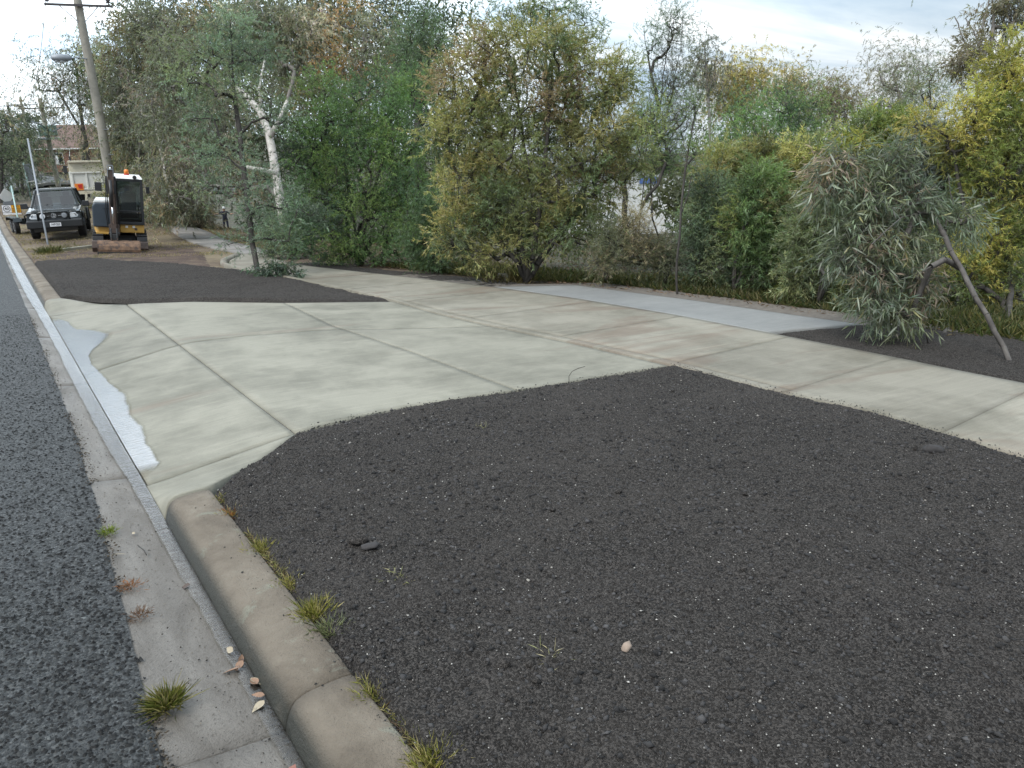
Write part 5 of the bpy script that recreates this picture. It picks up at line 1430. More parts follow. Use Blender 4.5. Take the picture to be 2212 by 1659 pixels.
    def ram(a, b, r=.045):
        a, b = Vector(a), Vector(b); m = MB(); m.cyl(a, a.lerp(b, .6), r, r, 10); ro = m.build('ram', M['dark_steel'], root, 0, True)
        m2_ = MB(); m2_.cyl(a.lerp(b, .55), b, r * .5, r * .5, 8); m2_.build('rod', M['chrome'], ro, 0, True)
    ram((bx0, -.26, .70), (bx0, -.50, 1.62), .055); ram((bx0, -.24, 1.75), (bx0, -.70, 2.55)); ram((bx0 - .02, -1.10, 2.2), (bx0, -1.12, .92))
    for dx in (-.13, -.17, .12, .15):
        h = MB(); h.tube([(bx0 + dx, -.15, .72), (bx0 + dx * 1.2, -.36, 1.2), (bx0 + dx * .9, -.62, 1.9), (bx0 + dx * .8, -.95, 2.3), (bx0 + dx * .7, -1.08, 1.8)], .014, 5); h.build('hose', M['rubber'], root)
    gd = MB()
    for s in (-1, 1): gd.box((bx0 + s * .075, -1.02, 2.46), (.018, .05, .34))
    gd.box((bx0, -1.02, 2.62), (.16, .05, .02)); gd.box((bx0, -1.02, 2.5), (.16, .05, .02)); gd.build('ram_bracket', M['galvanised'], root)
    lk = MB(); lk.tube([(bx0 - .08, -1.06, .78), (bx0 - .08, -1.12, .50)], .03, 6); lk.tube([(bx0 + .08, -1.06, .78), (bx0 + .08, -1.12, .50)], .03, 6); lk.box((bx0, -1.0, .48), (.22, .2, .26)); lk.cyl((bx0 - .15, -.9, .62), (bx0 + .15, -.9, .62), .035, .035, 10); lk.build('hitch', M['dark_steel'], root, .01)
    # wide mud bucket, open side to the ground
    pr = []
    for t in np.linspace(0, 1, 9):
        a = R(200) - t * R(185); pr.append((-1.08 + .27 * math.cos(a), .16 + .27 * math.sin(a)))
    inn = [(-1.08 + (y + 1.08) * .93, .16 + (z - .16) * .93) for y, z in pr][::-1]
    bk = MB(); bk.prism(pr + inn, -.60, .54, 'x'); bo = bk.build('mud_bucket', M['rusty_steel'], root)
    for x in (-.60, .54):
        s = MB(); s.prism(pr + [(-1.08, .02)], x - .012, x + .012, 'x'); s.build('side_plate', M['rusty_steel'], bo)
    ce = MB(); ce.prism([(-1.36, .0), (-1.36, .10), (-1.325, .11), (-1.32, .0)], -.62, .56, 'x'); ce.build('cutting_edge', M['sign_black'], bo)
    er = MB(); er.box((bx0 - .08, -1.06, .42), (.03, .2, .16)); er.box((bx0 + .08, -1.06, .42), (.03, .2, .16)); er.build('ears', M['grime'], bo)
    return root
excavator()
# ================================================================== poles, wires, signs
def power_pole(label, base, h, r0, r1, arm_z, arm_len, arm_rot, lamp=False, second=None, trafo=False, pins=(-.9, .9)):
    root = empty('power_pole', base); tag(root, label, 'power pole', 'power poles along the road')
    p = MB(); k = 10
    p.tube([(rng.normal(0, .008), rng.normal(0, .008), -.2 + (h + .2) * i / k) for i in range(k + 1)], [r0 + (r1 - r0) * i / k for i in range(k + 1)], 14); p.build('pole', M['timber_pole'], root, 0, True)
    def arm(z, L):
        rot = Matrix.Rotation(arm_rot, 4, 'Z')
        def T(v): return rot @ Vector(v)
        a = MB(); a.cyl(T((-L / 2, -r1 - .06, z)), T((L / 2, -r1 - .06, z)), .055, .055, 4); ao = a.build('crossarm', M['timber_arm'], root)
        for s in (-1, 1):
            b = MB(); b.tube([T((s * L * .28, -r1 - .05, z - .04)), T((0, -r1 * .6, z - .62))], .016, 5); b.build('brace', M['galvanised'], ao)
        tips = []
        for x in pins:
            q = T((x * L / 2, -r1 - .06, z + .05)); i_ = MB()
            i_.lathe([(0, .015), (.04, .02), (.05, .07), (.09, .075), (.10, .045), (.13, .085), (.17, .08), (.19, .03), (.23, .03)], q, 'z', 12); i_.build('insulator', M['insulator'], ao)
            tips.append(Vector(base) + q + Vector((0, 0, .2)))
        return tips
    tips = arm(arm_z, arm_len)
    if second: arm(second[0], second[1])
    if lamp:
        l = MB(); d = Matrix.Rotation(arm_rot, 4, 'Z')
        l.tube([d @ Vector((0, -.1, lamp)), d @ Vector((-.4, -.25, lamp + .03)), d @ Vector((-.55, -.3, lamp + .02))], .022, 6); lo = l.build('lamp_arm', M['galvanised'], root)
        hd = MB(); c = d @ Vector((-.85, -.34, lamp + .02)); hd.lathe([(-.34, .02), (-.28, .09), (-.1, .14), (.15, .12), (.32, .05), (.34, .01)], c, 'x', 14); ho = hd.build('lamp_head', M['galvanised'], root, 0, True); ho.scale = (1, 1, 1)
        gl = MB(); gl.lathe([(-.24, .02), (-.18, .08), (0, .11), (.14, .08), (.18, .02)], c + Vector((-.04, 0, -.06)), 'x', 12); gl.build('lens', M['lamp_lens'], ho)
    if trafo:
        d = Matrix.Rotation(arm_rot, 4, 'Z')
        t = MB()
        for x in (-.32, .38): t.box(d @ Vector((x, -.3, trafo)), (.55, .45, .75))
        to = t.build('transformer', M['sign_green'], root, .04)
        f = MB()
        for s in (-1, 1):
            for z in (-.1, .38): f.tube([d @ Vector((s * .3, -.62, trafo + z)), d @ Vector((s * 1.0, -.62, trafo + z + .32))], .055, 5)
        f.build('fins', M['galvanised'], to)
        b = MB(); b.box(d @ Vector((0, -.15, trafo - .62)), (1.5, .9, .12)); b.build('platform', M['galvanised'], root)
    return root, tips

pole_a = gv(4.3, 33.4)
ra, tips_a = power_pole('tall grey timber power pole with street lamp behind the excavator', pole_a, 9.2, .185, .125, 7.72, 2.1, R(-4), lamp=6.0)
for k_ in (3.6, 3.1, 2.7, 2.2):
    s_ = MB(); s_.cyl((.0, -.14 if k_ % 1 > .5 else .0, k_), (.22 if k_ % 1 > .5 else -.2, -.18, k_), .012, .012, 6); s_.build('climbing_peg', M['galvanised'], ra)
p2 = P(137, 452, 62); pole_b = gv(p2.x, p2.y)
rb_, tips_b = power_pole('power pole carrying a boxy transformer down the road', pole_b, 6.9, .19, .15, 6.2, 3.0, R(4), second=None, trafo=4.6, pins=(-.95, .1, .95))
p3_ = P(98, 455, 92); pole_c = gv(p3_.x, p3_.y)
rc_, tips_c = power_pole('plain distant power pole right of the slimmer lamp pole', pole_c, 9.0, .19, .14, 8.2, 3.0, R(0))
p4_ = P(68, 450, 88); pole_d = gv(p4_.x, p4_.y)
rd_, tips_d = power_pole('slim distant power pole with two crossarms and a lamp', pole_d, 8.2, .17, .13, 7.8, 3.6, R(0), lamp=5.8, second=(5.2, 2.4))
def wire(a, b, sag, label, r=.012):
    a, b = Vector(a), Vector(b)
    pts = [a.lerp(b, t) - Vector((0, 0, sag * 4 * t * (1 - t))) for t in np.linspace(0, 1, 25)]
    o = MB().tube([q - a for q in pts], r, 5).build('power_line', M['cable'], None, 0, True); o.location = a
    return tag(o, label, 'power line', 'power lines strung along the road')
for a, b, w_ in zip(tips_a, (tips_b[0], tips_b[2]), ('road', 'tree')): wire(a, b, 1.1, 'thin power line on the %s side between tall pole and transformer pole' % w_, .011)
wire(Vector(pole_a) + Vector((0, 0, 7.2)), tips_b[1], 1.2, 'thin power line leaving the tall pole just below its crossarm', .011)
wire(Vector(pole_a) + Vector((-.1, 0, 5.4)), Vector(pole_b) + Vector((.2, -.2, 5.7)), .9, 'white service cable running from the tall pole below its lamp', .02)
wire(tips_b[0], tips_d[0], 1.0, 'distant power line from the transformer pole to the slim lamp pole'); wire(tips_b[2], tips_c[1], 1.0, 'distant power line from the transformer pole to the plain pole')
wire(Vector(pole_b) + Vector((0, 0, 3.2)), P(150, 320, 120), 2.2, 'white cable looping from the transformer pole towards the brick house', .03)

# steel post in front of the ute
sp_b = gv(1.50, 28.4)
root = empty('steel_post', sp_b); tag(root, 'plain grey steel sign post standing in front of the ute', 'post')
top_ = P(60, 300, 26.2); v = top_ - sp_b
MB().tube([(0, 0, -.1), tuple(v * .5), tuple(v)], .031, 10).build('pole', M['galvanised'], root, 0, True)
c = MB(); c.lathe([(0, .036), (.03, .036)], v * .45, 'z', 10); c.build('band', M['white_paint'], root)

# street sign seen edge-on, further down the road
q = P(68, 432, 52); b = gv(q.x, q.y); top_ = P(50, 352, 52)
root = empty('street_sign', b); tag(root, 'green post with a narrow grey sign panel seen from its back by the dark trees', 'sign')
MB().tube([(0, 0, 0), tuple(top_ - b)], .05, 8).build('pole', M['sign_green'], root, 0, True)
pn = MB(); c = P(63, 372, 51.5) - b; pn.box(c, (.42, .05, 1.05), (0, R(-6), 0)); pn.build('panel', M['galvanised'], root, .01)
bd = MB(); bd.box(P(66, 392, 51.4) - b, (.42, .06, .06), (0, R(-6), 0)); bd.build('clamp', M['white_paint'], root)

# warning diamond seen from behind
b = gv(1.35, 44.5); top_ = P(24, 402, 43)
root = empty('warning_sign', b); tag(root, 'post with a pale diamond sign and dark plate seen from behind', 'sign')
MB().tube([(0, 0, 0), tuple(top_ - b)], .035, 8).build('pole', M['sign_green'], root, 0, True)
pb = MB(); pb.box(P(25, 411, 42.9) - b, (.16, .04, .34)); pb.build('top_plate', M['sign_green'], root)
dm = MB(); dm.box(P(14, 424, 42.7) - b, (.62, .012, .62), (0, R(45), R(25))); dm.build('diamond', M['white_paint'], root, .004)
dp = MB(); dp.box(P(20, 443, 42.7) - b, (.56, .012, .42), (0, 0, R(10))); dp.build('supplementary_plate', M['galvanised'], root, .004)

# END ROAD WORK / 40 frame
q = P(36, 462, 41); b = gv(1.35, 41.2)
c0 = P(25, 455, 40.0)
root = empty('roadwork_sign', Vector((c0.x, c0.y, float(g(c0.x, c0.y)) + .12)), (0, R(3), R(-14))); root.scale = (.74, .74, .74); tag(root, 'roadworks frame with a 40 speed disc and an orange end road work panel', 'sign')
zc = (c0.z - root.location.z) / .74
sf = MB(); sf.box((0, .02, zc), (1.16, .02, .80)); sf.build('frame', M['sign_black'], root)
w1 = MB(); w1.box((-.285, 0, zc + .12), (.55, .012, .50)); o1 = w1.build('speed_panel', M['sign_white'], root)
w2 = MB(); w2.box((.285, 0, zc + .12), (.55, .012, .50)); o2 = w2.build('orange_panel', M['sign_orange'], root)
w3 = MB(); w3.box((0, 0, zc - .27), (1.12, .012, .22)); o3 = w3.build('blank_panel', M['sign_white'], root)
rg = MB(); rg.lathe([(-.008, .185), (-.012, .205), (-.008, .225), (-.006, .225), (-.006, .185), (-.008, .185)], (-.285, 0, zc + .12), 'y', 30); rg.build('speed_ring', M['sign_black'], o1)
text_obj('40', .27, M['sign_black'], o1, (-.285, -.01, zc + .12), (R(90), 0, 0))
for i, t in enumerate(('END', 'ROAD', 'WORK')):
    text_obj(t, .165, M['sign_black'], o2, (.285, -.01, zc + .275 - .155 * i), (R(90), 0, 0))
for s in (-.45, .45):
    lg = MB(); lg.tube([(s, .03, zc - .38), (s - .06, -.25, 0)], .018, 6); lg.tube([(s, .03, zc - .38), (s + .06, .4, -.03)], .018, 6); lg.build('leg', M['rusty_steel'], root)

# ================================================================== far road, houses, shed, person
u, v = np.meshgrid(np.linspace(0, 1, 10), np.linspace(0, 1, 40), indexing='ij')
fx = I(v, [0, .25, .5, .75, 1], [-8, -2, 6, 22, 60]); fyv = I(v, [0, .25, .5, .75, 1], [60, 78, 104, 122, 135])
nx = I(v, [0, .3, .6, 1], [1, .9, .55, .2]); ny = I(v, [0, .3, .6, 1], [-.1, -.4, -.8, -1])
wd = I(v, [0, .4, .6, 1], [9, 13, 20, 14])
x = fx + nx * (u - .5) * wd; y = fyv + ny * (u - .5) * wd
fr_ = sheet('far_road', x, y, g(x, y) + .35, M['asphalt']); tag(fr_, 'wet shining road curving away at the foot of the hill', kind='structure')
fw_ = sheet('road_water', x, y, g(x, y) + .36, M['water_film']); tag(fw_, 'film of rain on the far road', kind='structure')
fk = empty('far_kerb'); tag(fk, 'pale kerb along the far road', kind='structure')
for e_ in (0, -1):
    xx, yy_ = x[e_], y[e_]
    for a in range(0, 39, 3):
        k = MB(); k.tube([(xx[i], yy_[i], float(g(xx[i], yy_[i])) + .42) for i in range(a, min(a + 4, 40))], .16, 4); k.build('kerb_length', M['concrete_old'], fk)

def house(label, base, w, d, h, rz, wall, roofm, rh=1.6, wins=()):
    root = empty('house', base, (0, 0, rz)); tag(root, label, 'house')
    m = MB(); m.box((0, d / 2, h / 2 - .5), (w, d, h + 1)); m.build('wall', M[wall], root)
    r = MB(); e_ = .6
    r.hull4([(-w / 2 - e_, -e_, h), (w / 2 + e_, -e_, h), (w / 2 + e_, d + e_, h), (-w / 2 - e_, d + e_, h)], [(-w / 2 + d * .35, d * .45, h + rh), (w / 2 - d * .35, d * .45, h + rh), (w / 2 - d * .35, d * .55, h + rh), (-w / 2 + d * .35, d * .55, h + rh)]); ro = r.build('roof', M[roofm], root)
    f = MB(); f.box((0, -e_ - .02, h - .05), (w + 2 * e_, .05, .2)); f.build('fascia', M['window_white'], ro)
    for x_, z_, ww, hh in wins:
        f = MB(); f.box((x_, -.03, z_), (ww + .2, .1, hh + .2)); wo = f.build('window', M['window_white'], root)
        gp = MB(); gp.box((x_, -.09, z_), (ww, .02, hh)); gp.build('pane', M['dark_glass'], wo)
        cu = MB(); cu.box((x_ - ww * .3, -.105, z_ - hh * .1), (ww * .3, .01, hh * .8)); cu.build('curtain', M['window_white'], wo)
    return root
p = P(158, 356, 150); house('brown brick house with a tiled roof beyond the far road', (p.x, p.y, p.z - .3), 13, 9, 3.4, R(-24), 'brick_wall', 'roof_tile', 4.0, [(-2.2, 1.5, 1.3, 2.0), (2.4, 1.5, 1.3, 2.0)])
p = P(120, 306, 190); house('long low house with a pale sheet roof on the hill above the brick house', (p.x, p.y, p.z), 26, 10, 2.6, R(-20), 'render_wall', 'roof_sheet', 1.6, [(-6, 1.3, 2, 1.4), (0, 1.3, 2, 1.4), (6, 1.3, 2, 1.4)])
p = P(148, 292, 225); house('pale house with a verandah near the hilltop among trees', (p.x, p.y, p.z), 16, 10, 3.0, R(-24), 'render_wall', 'roof_sheet', 2.0, [(-3, 1.5, 2, 1.4), (3, 1.5, 2, 1.4)])
p = P(100, 330, 170); house('white carport with a flat pale roof below the long house', (p.x, p.y, p.z), 10, 7, 2.4, R(-20), 'render_wall', 'roof_sheet', .6, [(0, 1.2, 3, 1.4)])
# shed glimpsed through the trees
p = P(1380, 520, 36); zb_ = min(p.z, float(g(p.x, p.y)))
sh_ = empty('white_shed', (p.x, p.y, zb_), (0, 0, -YAW + R(8))); tag(sh_, 'white shed with a blue-grey roof glimpsed through the casuarina stems', 'shed')
m = MB(); m.box((0, 3, 1.55), (6.4, 6, 3.4)); m.build('wall', M['render_wall'], sh_)
r = MB(); r.prism([(-3.5, 3.25), (0, 4.15), (3.5, 3.25), (3.5, 3.4), (0, 4.32), (-3.5, 3.4)], -.4, 6.4, 'y'); r.build('roof', M['galvanised'], sh_)
d = MB(); d.box((.3, -.04, 2.95), (.9, .04, .3)); d.build('sign', M['blue_sign'], sh_)
d = MB(); d.box((1.9, -.03, 1.1), (1.4, .06, 2.3)); d.build('door', M['window_white'], sh_)

def person():
    p = P(490, 500, 52); base = Vector((p.x, p.y, float(g(p.x, p.y)) + .1))
    sk = bpy.data.meshes.new('body')
    J = dict(pel=(0, 0, .95), chest=(0, -.03, 1.28), neck=(0, -.02, 1.48), head=(0, -.04, 1.60), top=(0, -.04, 1.72),
             ls=(-.19, 0, 1.40), le=(-.40, -.03, 1.28), lw=(-.62, -.10, 1.30), lh=(-.70, -.12, 1.30), rs=(.19, 0, 1.40), re=(.38, -.05, 1.25), rw=(.55, -.16, 1.30), rh=(.62, -.19, 1.31),
             lhip=(-.10, 0, .90), lk=(-.11, -.03, .50), la=(-.12, .02, .09), lf=(-.12, -.14, .04), rhip=(.10, 0, .90), rk=(.12, -.05, .50), ra=(.14, .03, .09), rf=(.15, -.13, .04))
    rad = dict(pel=.14, chest=.15, neck=.06, head=.095, top=.08, ls=.075, le=.05, lw=.035, lh=.04, rs=.075, re=.05, rw=.035, rh=.04, lhip=.095, lk=.065, la=.045, lf=.04, rhip=.095, rk=.065, ra=.045, rf=.04)
    E_ = [('pel', 'chest'), ('chest', 'neck'), ('neck', 'head'), ('head', 'top'), ('chest', 'ls'), ('ls', 'le'), ('le', 'lw'), ('lw', 'lh'), ('chest', 'rs'), ('rs', 're'), ('re', 'rw'), ('rw', 'rh'), ('pel', 'lhip'), ('lhip', 'lk'), ('lk', 'la'), ('la', 'lf'), ('pel', 'rhip'), ('rhip', 'rk'), ('rk', 'ra'), ('ra', 'rf')]
    names = list(J); sk.from_pydata([J[k] for k in names], [(names.index(a), names.index(b)) for a, b in E_], [])
    o = bpy.data.objects.new('person', sk); col.objects.link(o); o.location = base; o.rotation_euler = (0, 0, R(-20))
    mo = o.modifiers.new('skin', 'SKIN'); o.modifiers.new('sub', 'SUBSURF').render_levels = 1
    for i, k in enumerate(names):
        sk.skin_vertices[0].data[i].radius = (rad[k], rad[k]); sk.skin_vertices[0].data[i].use_root = (k == 'pel')
    s = NT('person_clothing'); v = s.coord('Object'); sx_ = s.node('ShaderNodeSeparateXYZ'); s.l.new(v, sx_.inputs[0])
    hi = s.math('GREATER_THAN', sx_.outputs[2], 1.47); ax_ = s.math('GREATER_THAN', s.math('ABSOLUTE', sx_.outputs[0]), .36)
    s.set(Base_Color=s.mixc(s.math('MAXIMUM', hi, ax_), s.ramp(s.noise(v, 9), [(.3, (.010, .013, .030)), (.7, (.02, .024, .045))]), (.40, .25, .18)), Roughness=.85)
    sk.materials.append(s.m)
    tag(o, 'person in dark navy clothes and a white cap standing among the trees', 'person')
    cap = MB(); cap.lathe([(0, .112), (.05, .108), (.09, .075), (.11, .02)], (0, -.04, 1.65), 'z', 14); cap.box((0, -.17, 1.665), (.16, .12, .015)); cap.build('cap', M['white_cloth'], o, 0, True)
    hr = MB(); hr.lathe([(-.08, .085), (0, .104)], (0, -.02, 1.65), 'z', 12); hr.build('hair', M['hair'], o, 0, True)
person()

# ================================================================== dark roadside trees far left
def far_tree(label, px, py, ax, lobes, ncl, pal, leans=0):
    p = P(px, py, ax); b = gv(p.x, p.y, .05)
    return grow('dark_gum', label, 'tree', b, [TP(b, [(px - leans * .5, (py + lobes[0][1]) / 2), (lobes[0][0], lobes[0][1])], ax)], BL(lobes, ax, .9), ncl, pal, 'gum', 'bark_dark', group='dark gums on the low side of the road', clump=.8, scale=2.6, r_max=.085, twig_r=.011, density=.9)
far_tree('dark leaning gum on the grass island left of the street sign', 47, 408, 58, [(30, 330, 34, 30), (10, 300, 36, 26), (45, 290, 30, 24), (15, 350, 30, 25)], 130, DARKG, 8)
far_tree('dark upright gum beside the street sign', 38, 412, 62, [(42, 290, 30, 26), (60, 270, 28, 24), (25, 262, 34, 24), (48, 320, 28, 26)], 120, DARKG)
far_tree('dark gum with a stout base behind the steel post', 62, 428, 56, [(50, 310, 24, 26), (62, 296, 20, 20), (44, 340, 22, 24), (58, 335, 16, 22)], 100, DARKG + GREYG[:1])
far_tree('gum overhanging the road edge at the far left', 2, 440, 50, [(5, 270, 36, 28), (0, 330, 36, 40), (-20, 380, 36, 36), (15, 385, 22, 20)], 140, DARKG + GREYG[:1])
far_tree('small gum sprig reaching in from the far left', -20, 440, 48, [(-5, 232, 14, 12), (-20, 225, 16, 14)], 16, GREYG)

def hill_wood():
    C = []; ids = []
    k = 0
    for px in range(-60, 330, 22):
        for py, ax in ((252, 300), (270, 270), (292, 240), (318, 200), (338, 180)):
            if py > 280 and 85 < px < 190: continue
            if py < I(px, [-60, 60, 120, 330], [240, 250, 262, 240]): continue
            c = np.array(P(px + rng.normal(0, 6), py + rng.normal(0, 5), ax + rng.normal(0, 5))); r = 15 * ax / FPX
            d = norm(rng.standard_normal((220, 3))); C.append(c + d * (rng.random(220) ** .4)[:, None] * r); ids += [k % 4] * 220; k += 1
    C = np.concatenate(C); n = len(C)
    pal = np.array([(.05, .062, .045), (.07, .075, .055), (.042, .052, .04), (.085, .078, .055)])
    V, F, K = leaf_quads(C, norm(rng.standard_normal((n, 3))), rng.uniform(1.0, 1.8, n), rng.uniform(.16, .28, n), np.zeros((n, 3)), np.clip(1.5 * pal[np.array(ids)] * (1 + .25 * rng.standard_normal((n, 1))), .01, .3))
    tag(link('hillside_wood', fast_mesh('hillside_wood', V, F, K), M['leaf']), 'distant wooded hillside around the houses', 'woodland', kind='stuff')
hill_wood()
# shrubs beside the footpath and in the brick house's garden
def bush(name, label, px, py, ax, lobes, ncl, pal, style, sc):
    p = P(px, py, ax); b = gv(p.x, p.y, .08)
    return grow(name, label, 'shrub', b, [[b, b + Vector((.1, 0, .4)), Vector(BL(lobes, ax)[0][0])]], BL(lobes, ax, .9), ncl, pal, style, 'bark_dark', clump=.2 * sc, scale=sc, r_max=.03, twig_r=.003 * sc)
bush('rounded_bush', 'rounded green bush beside the footpath right of the excavator', 345, 474, 33, [(338, 450, 26, 20), (352, 455, 24, 20), (325, 455, 18, 18)], 110, MIDG, 'wattle', 1.5)
bush('brown_bush', 'low brownish scrub beyond the footpath next to the rounded bush', 430, 485, 31, [(400, 472, 30, 18), (435, 470, 28, 18)], 120, GREYG + [(.09, .07, .05, 3)], 'wattle', 1.6)
bush('olive_bush', 'olive scrub at the foot of the tall gum behind the excavator', 290, 420, 34, [(275, 350, 40, 35), (300, 400, 45, 40), (260, 410, 35, 40)], 160, [(.10, .10, .045, 4), (.065, .07, .04, 4)], 'wattle', 1.9)
bush('garden_shrub', 'grey-green garden shrub in front of the brick house', 140, 372, 130, [(135, 366, 14, 9), (125, 372, 10, 7)], 40, BLUEG, 'gum', 5)
bush('corner_shrub', 'brown shrub at the corner of the far road behind the truck', 190, 384, 70, [(195, 368, 22, 16), (210, 375, 20, 16), (180, 378, 14, 10)], 70, GREYG + [(.10, .07, .045, 4)], 'wattle', 3)
# ================================================================== grass, litter, stones
def blades(name, label, XY, h, w, colr, parent=None, lean=.5, kind='stuff', z=.1):
    n = len(XY)
    b = np.stack([XY[:, 0], XY[:, 1], g(XY[:, 0], XY[:, 1]) + z], -1)
    d = norm(np.stack([rng.normal(0, lean, n), rng.normal(0, lean, n), np.ones(n)], -1))
    V, F, K = leaf_quads(b, d, h * (.5 + rng.random(n)), w * (.7 + .6 * rng.random(n)), np.stack([rng.normal(0, .3, n), rng.normal(0, .3, n), -.3 * rng.random(n)], -1) * h, colr)
    o = link(name, fast_mesh(name, V, F, K), M['leaf'], parent)
    return tag(o, label, None, None, kind)

def pick(pal, n, jit=.25):
    pal = np.array(pal); return np.clip(pal[rng.integers(0, len(pal), n)] * (1 + jit * rng.standard_normal((n, 1))), .01, .7)
STRAW = [(.30, .24, .12), (.24, .19, .10), (.20, .17, .08), (.14, .13, .05)]
# dry grass of the verge round the ute
n = 26000
x = .8 + 4.6 * rng.random(n); y = 21.3 + 30 * rng.random(n) ** 1.1
keep = (fbm(x, y, .8, 3, seed=61) + .12 * (y > 26) > -.02)
x, y = x[keep], y[keep]
tag(blades('dry_grass', 'patchy dry grass on the verge around the ute', np.stack([x, y], -1), .05, .006, pick(STRAW, len(x))), None, 'grass')
n = 16000
y = 20.5 + 25 * rng.random(n); x = I(y, fy, fr) + .1 + 5 * rng.random(n) ** 1.6
tag(blades('dry_grass', 'dry grass and litter beyond the footpath under the gums', np.stack([x, y], -1), .06, .007, pick(STRAW + [(.12, .07, .04)], n)), None, 'grass')
# green grass along the foot of the shrub belt
n = 24000
y = 2.5 + 13.5 * rng.random(n); x = I(y, [2.5, 5, 6.3, 8, 10.6, 12, 16], [9.9, 9.75, 9.65, 9.5, 9.2, 8.0, 7.2]) + rng.random(n) ** 1.8 * 2.2
tag(blades('undergrowth', 'green and dry grass along the foot of the shrubs', np.stack([x, y], -1), .14, .004, pick([(.07, .095, .03), (.10, .11, .035), (.05, .07, .025), (.20, .17, .08)], n), lean=.6), None, 'grass')
n = 9000
y = -1 + 6 * rng.random(n); x = 9.3 + 2.5 * rng.random(n)
tag(blades('undergrowth', 'rank grass under the golden wattle', np.stack([x, y], -1), .18, .004, pick([(.08, .10, .03), (.17, .15, .06), (.06, .08, .025)], n), lean=.6), None, 'grass')
# leaf litter under the trees
n = 14000
y = 2 + 26 * rng.random(n); x = I(y, [2, 5, 8, 11, 14, 18, 28], [8.2, 9.3, 9.2, 8.6, 7.6, 6.6, 7.2]) + 5 * rng.random(n) ** 1.5
b = np.stack([x, y, g(x, y) + .105 + .02 * rng.random(n)], -1)
d = norm(np.stack([rng.standard_normal(n), rng.standard_normal(n), .15 * rng.standard_normal(n)], -1))
V, F, K = leaf_quads(b, d, rng.uniform(.05, .12, n), rng.uniform(.006, .012, n), np.zeros((n, 3)), pick([(.16, .09, .055), (.11, .065, .04), (.24, .17, .11), (.08, .055, .04)], n))
tag(link('leaf_litter', fast_mesh('leaf_litter', V, F, K), M['leaf']), 'brown leaf litter on the earth under the trees', 'leaf litter', kind='stuff')

# tufts of grass that stand alone
def tuft(label, x, y, n, h, pal, spread, z=.0, lean=.7, cat='grass tuft', name='grass_tuft', group=None):
    n = int(n * 1.8); base = Vector((x, y, float(g(x, y)) + z)); root = empty(name, base); tag(root, label, cat, group)
    xy = rng.normal(0, spread, (n, 2))
    b = np.stack([xy[:, 0], xy[:, 1], np.zeros(n)], -1)
    d = norm(np.stack([xy[:, 0] / spread * lean * .6 + rng.normal(0, lean * .5, n), xy[:, 1] / spread * lean * .6 + rng.normal(0, lean * .5, n), np.ones(n)], -1))
    V, F, K = leaf_quads(b, d, h * (.4 + .8 * rng.random(n)), .0012 * (.7 + .8 * rng.random(n)), np.stack([rng.normal(0, .2, n), rng.normal(0, .2, n), -.25 * rng.random(n)], -1) * h, pick(pal, n))
    o = link('blades', fast_mesh('blades', V, F, K), M['leaf'], root); o['kind'] = 'stuff'
    return root
LIVE = [(.14, .15, .035), (.10, .12, .03), (.22, .20, .06), (.30, .26, .13)]
WEED = [(.25, .24, .06), (.33, .29, .10), (.16, .17, .04), (.38, .32, .16)]
tuft('spiky green grass tuft growing at the seam of asphalt and gutter', .175, 2.42, 260, .085, LIVE, .016, .02)
tuft('small mossy green tuft on the asphalt edge further up the gutter', .20, 4.10, 150, .03, [(.20, .24, .04), (.14, .18, .03)], .018, .022)
tuft('reddish dead weed lying at the asphalt edge', .205, 3.42, 110, .03, [(.28, .12, .05), (.20, .09, .04)], .02, .02, 1.4)
tuft('brown dead weed just below the reddish one at the asphalt edge', .195, 3.12, 110, .03, [(.16, .08, .045), (.11, .06, .035)], .02, .02, 1.4)
for i, (x, y, n, h, lab) in enumerate(((.765, 1.55, 300, .06, 'yellow-green grass clump behind the kerb at the bottom corner of the soil bed'), (.755, 1.95, 120, .045, 'thin weedy grass behind the kerb joint'), (.765, 2.55, 320, .065, 'bushy yellow-green grass clump behind the middle of the kerb'), (.78, 2.4, 110, .07, 'wispy grey-green grass beside the bushy clump'), (.76, 2.85, 120, .04, 'low straw grass fringe behind the kerb above the bushy clump'), (.765, 3.25, 160, .055, 'dry grass clump behind the kerb beside the soil'), (.755, 3.75, 110, .045, 'reddish dry weed behind the kerb near its rounded end'), (.75, 4.0, 60, .03, 'tiny green weed at the rounded end of the kerb'))):
    tuft(lab, x, y, n, h, WEED if i not in (3, 6) else ([(.16, .18, .10), (.22, .22, .13)] if i == 3 else [(.28, .13, .06), (.3, .25, .1)]), .028, .118)
tuft('green weed growing in the gutter water beside the kerb joint', .44, 1.80, 60, .05, [(.09, .12, .03)], .014, .0)
tuft('leafy weed clump by the far kerb in front of the steel post', 1.3, 24.6, 400, .22, [(.08, .11, .035), (.12, .14, .05), (.2, .18, .08)], .16, .1, cat='weed', name='weed_clump')
tuft('grassy weed patch beside the pale concrete strip on the verge', 1.75, 26.2, 300, .13, [(.14, .15, .05), (.22, .2, .09)], .3, .1, cat='weed', name='weed_clump')
tuft('dry grass clump at the left foot of the olive tree', 7.9, 11.9, 260, .22, STRAW, .25, .1)
for x, y, lab in ((2.6, 4.2, 'tiny pale sprout on the soil near the wing of the driveway'), (1.15, 2.6, 'dry straw lying on the soil beside the bushy clump'), (1.35, 1.75, 'pale straw on the soil near the tan stone')):
    tuft(lab, x, y, 14, .05, [(.4, .35, .22), (.3, .3, .15)], .03, .15, 1.6)
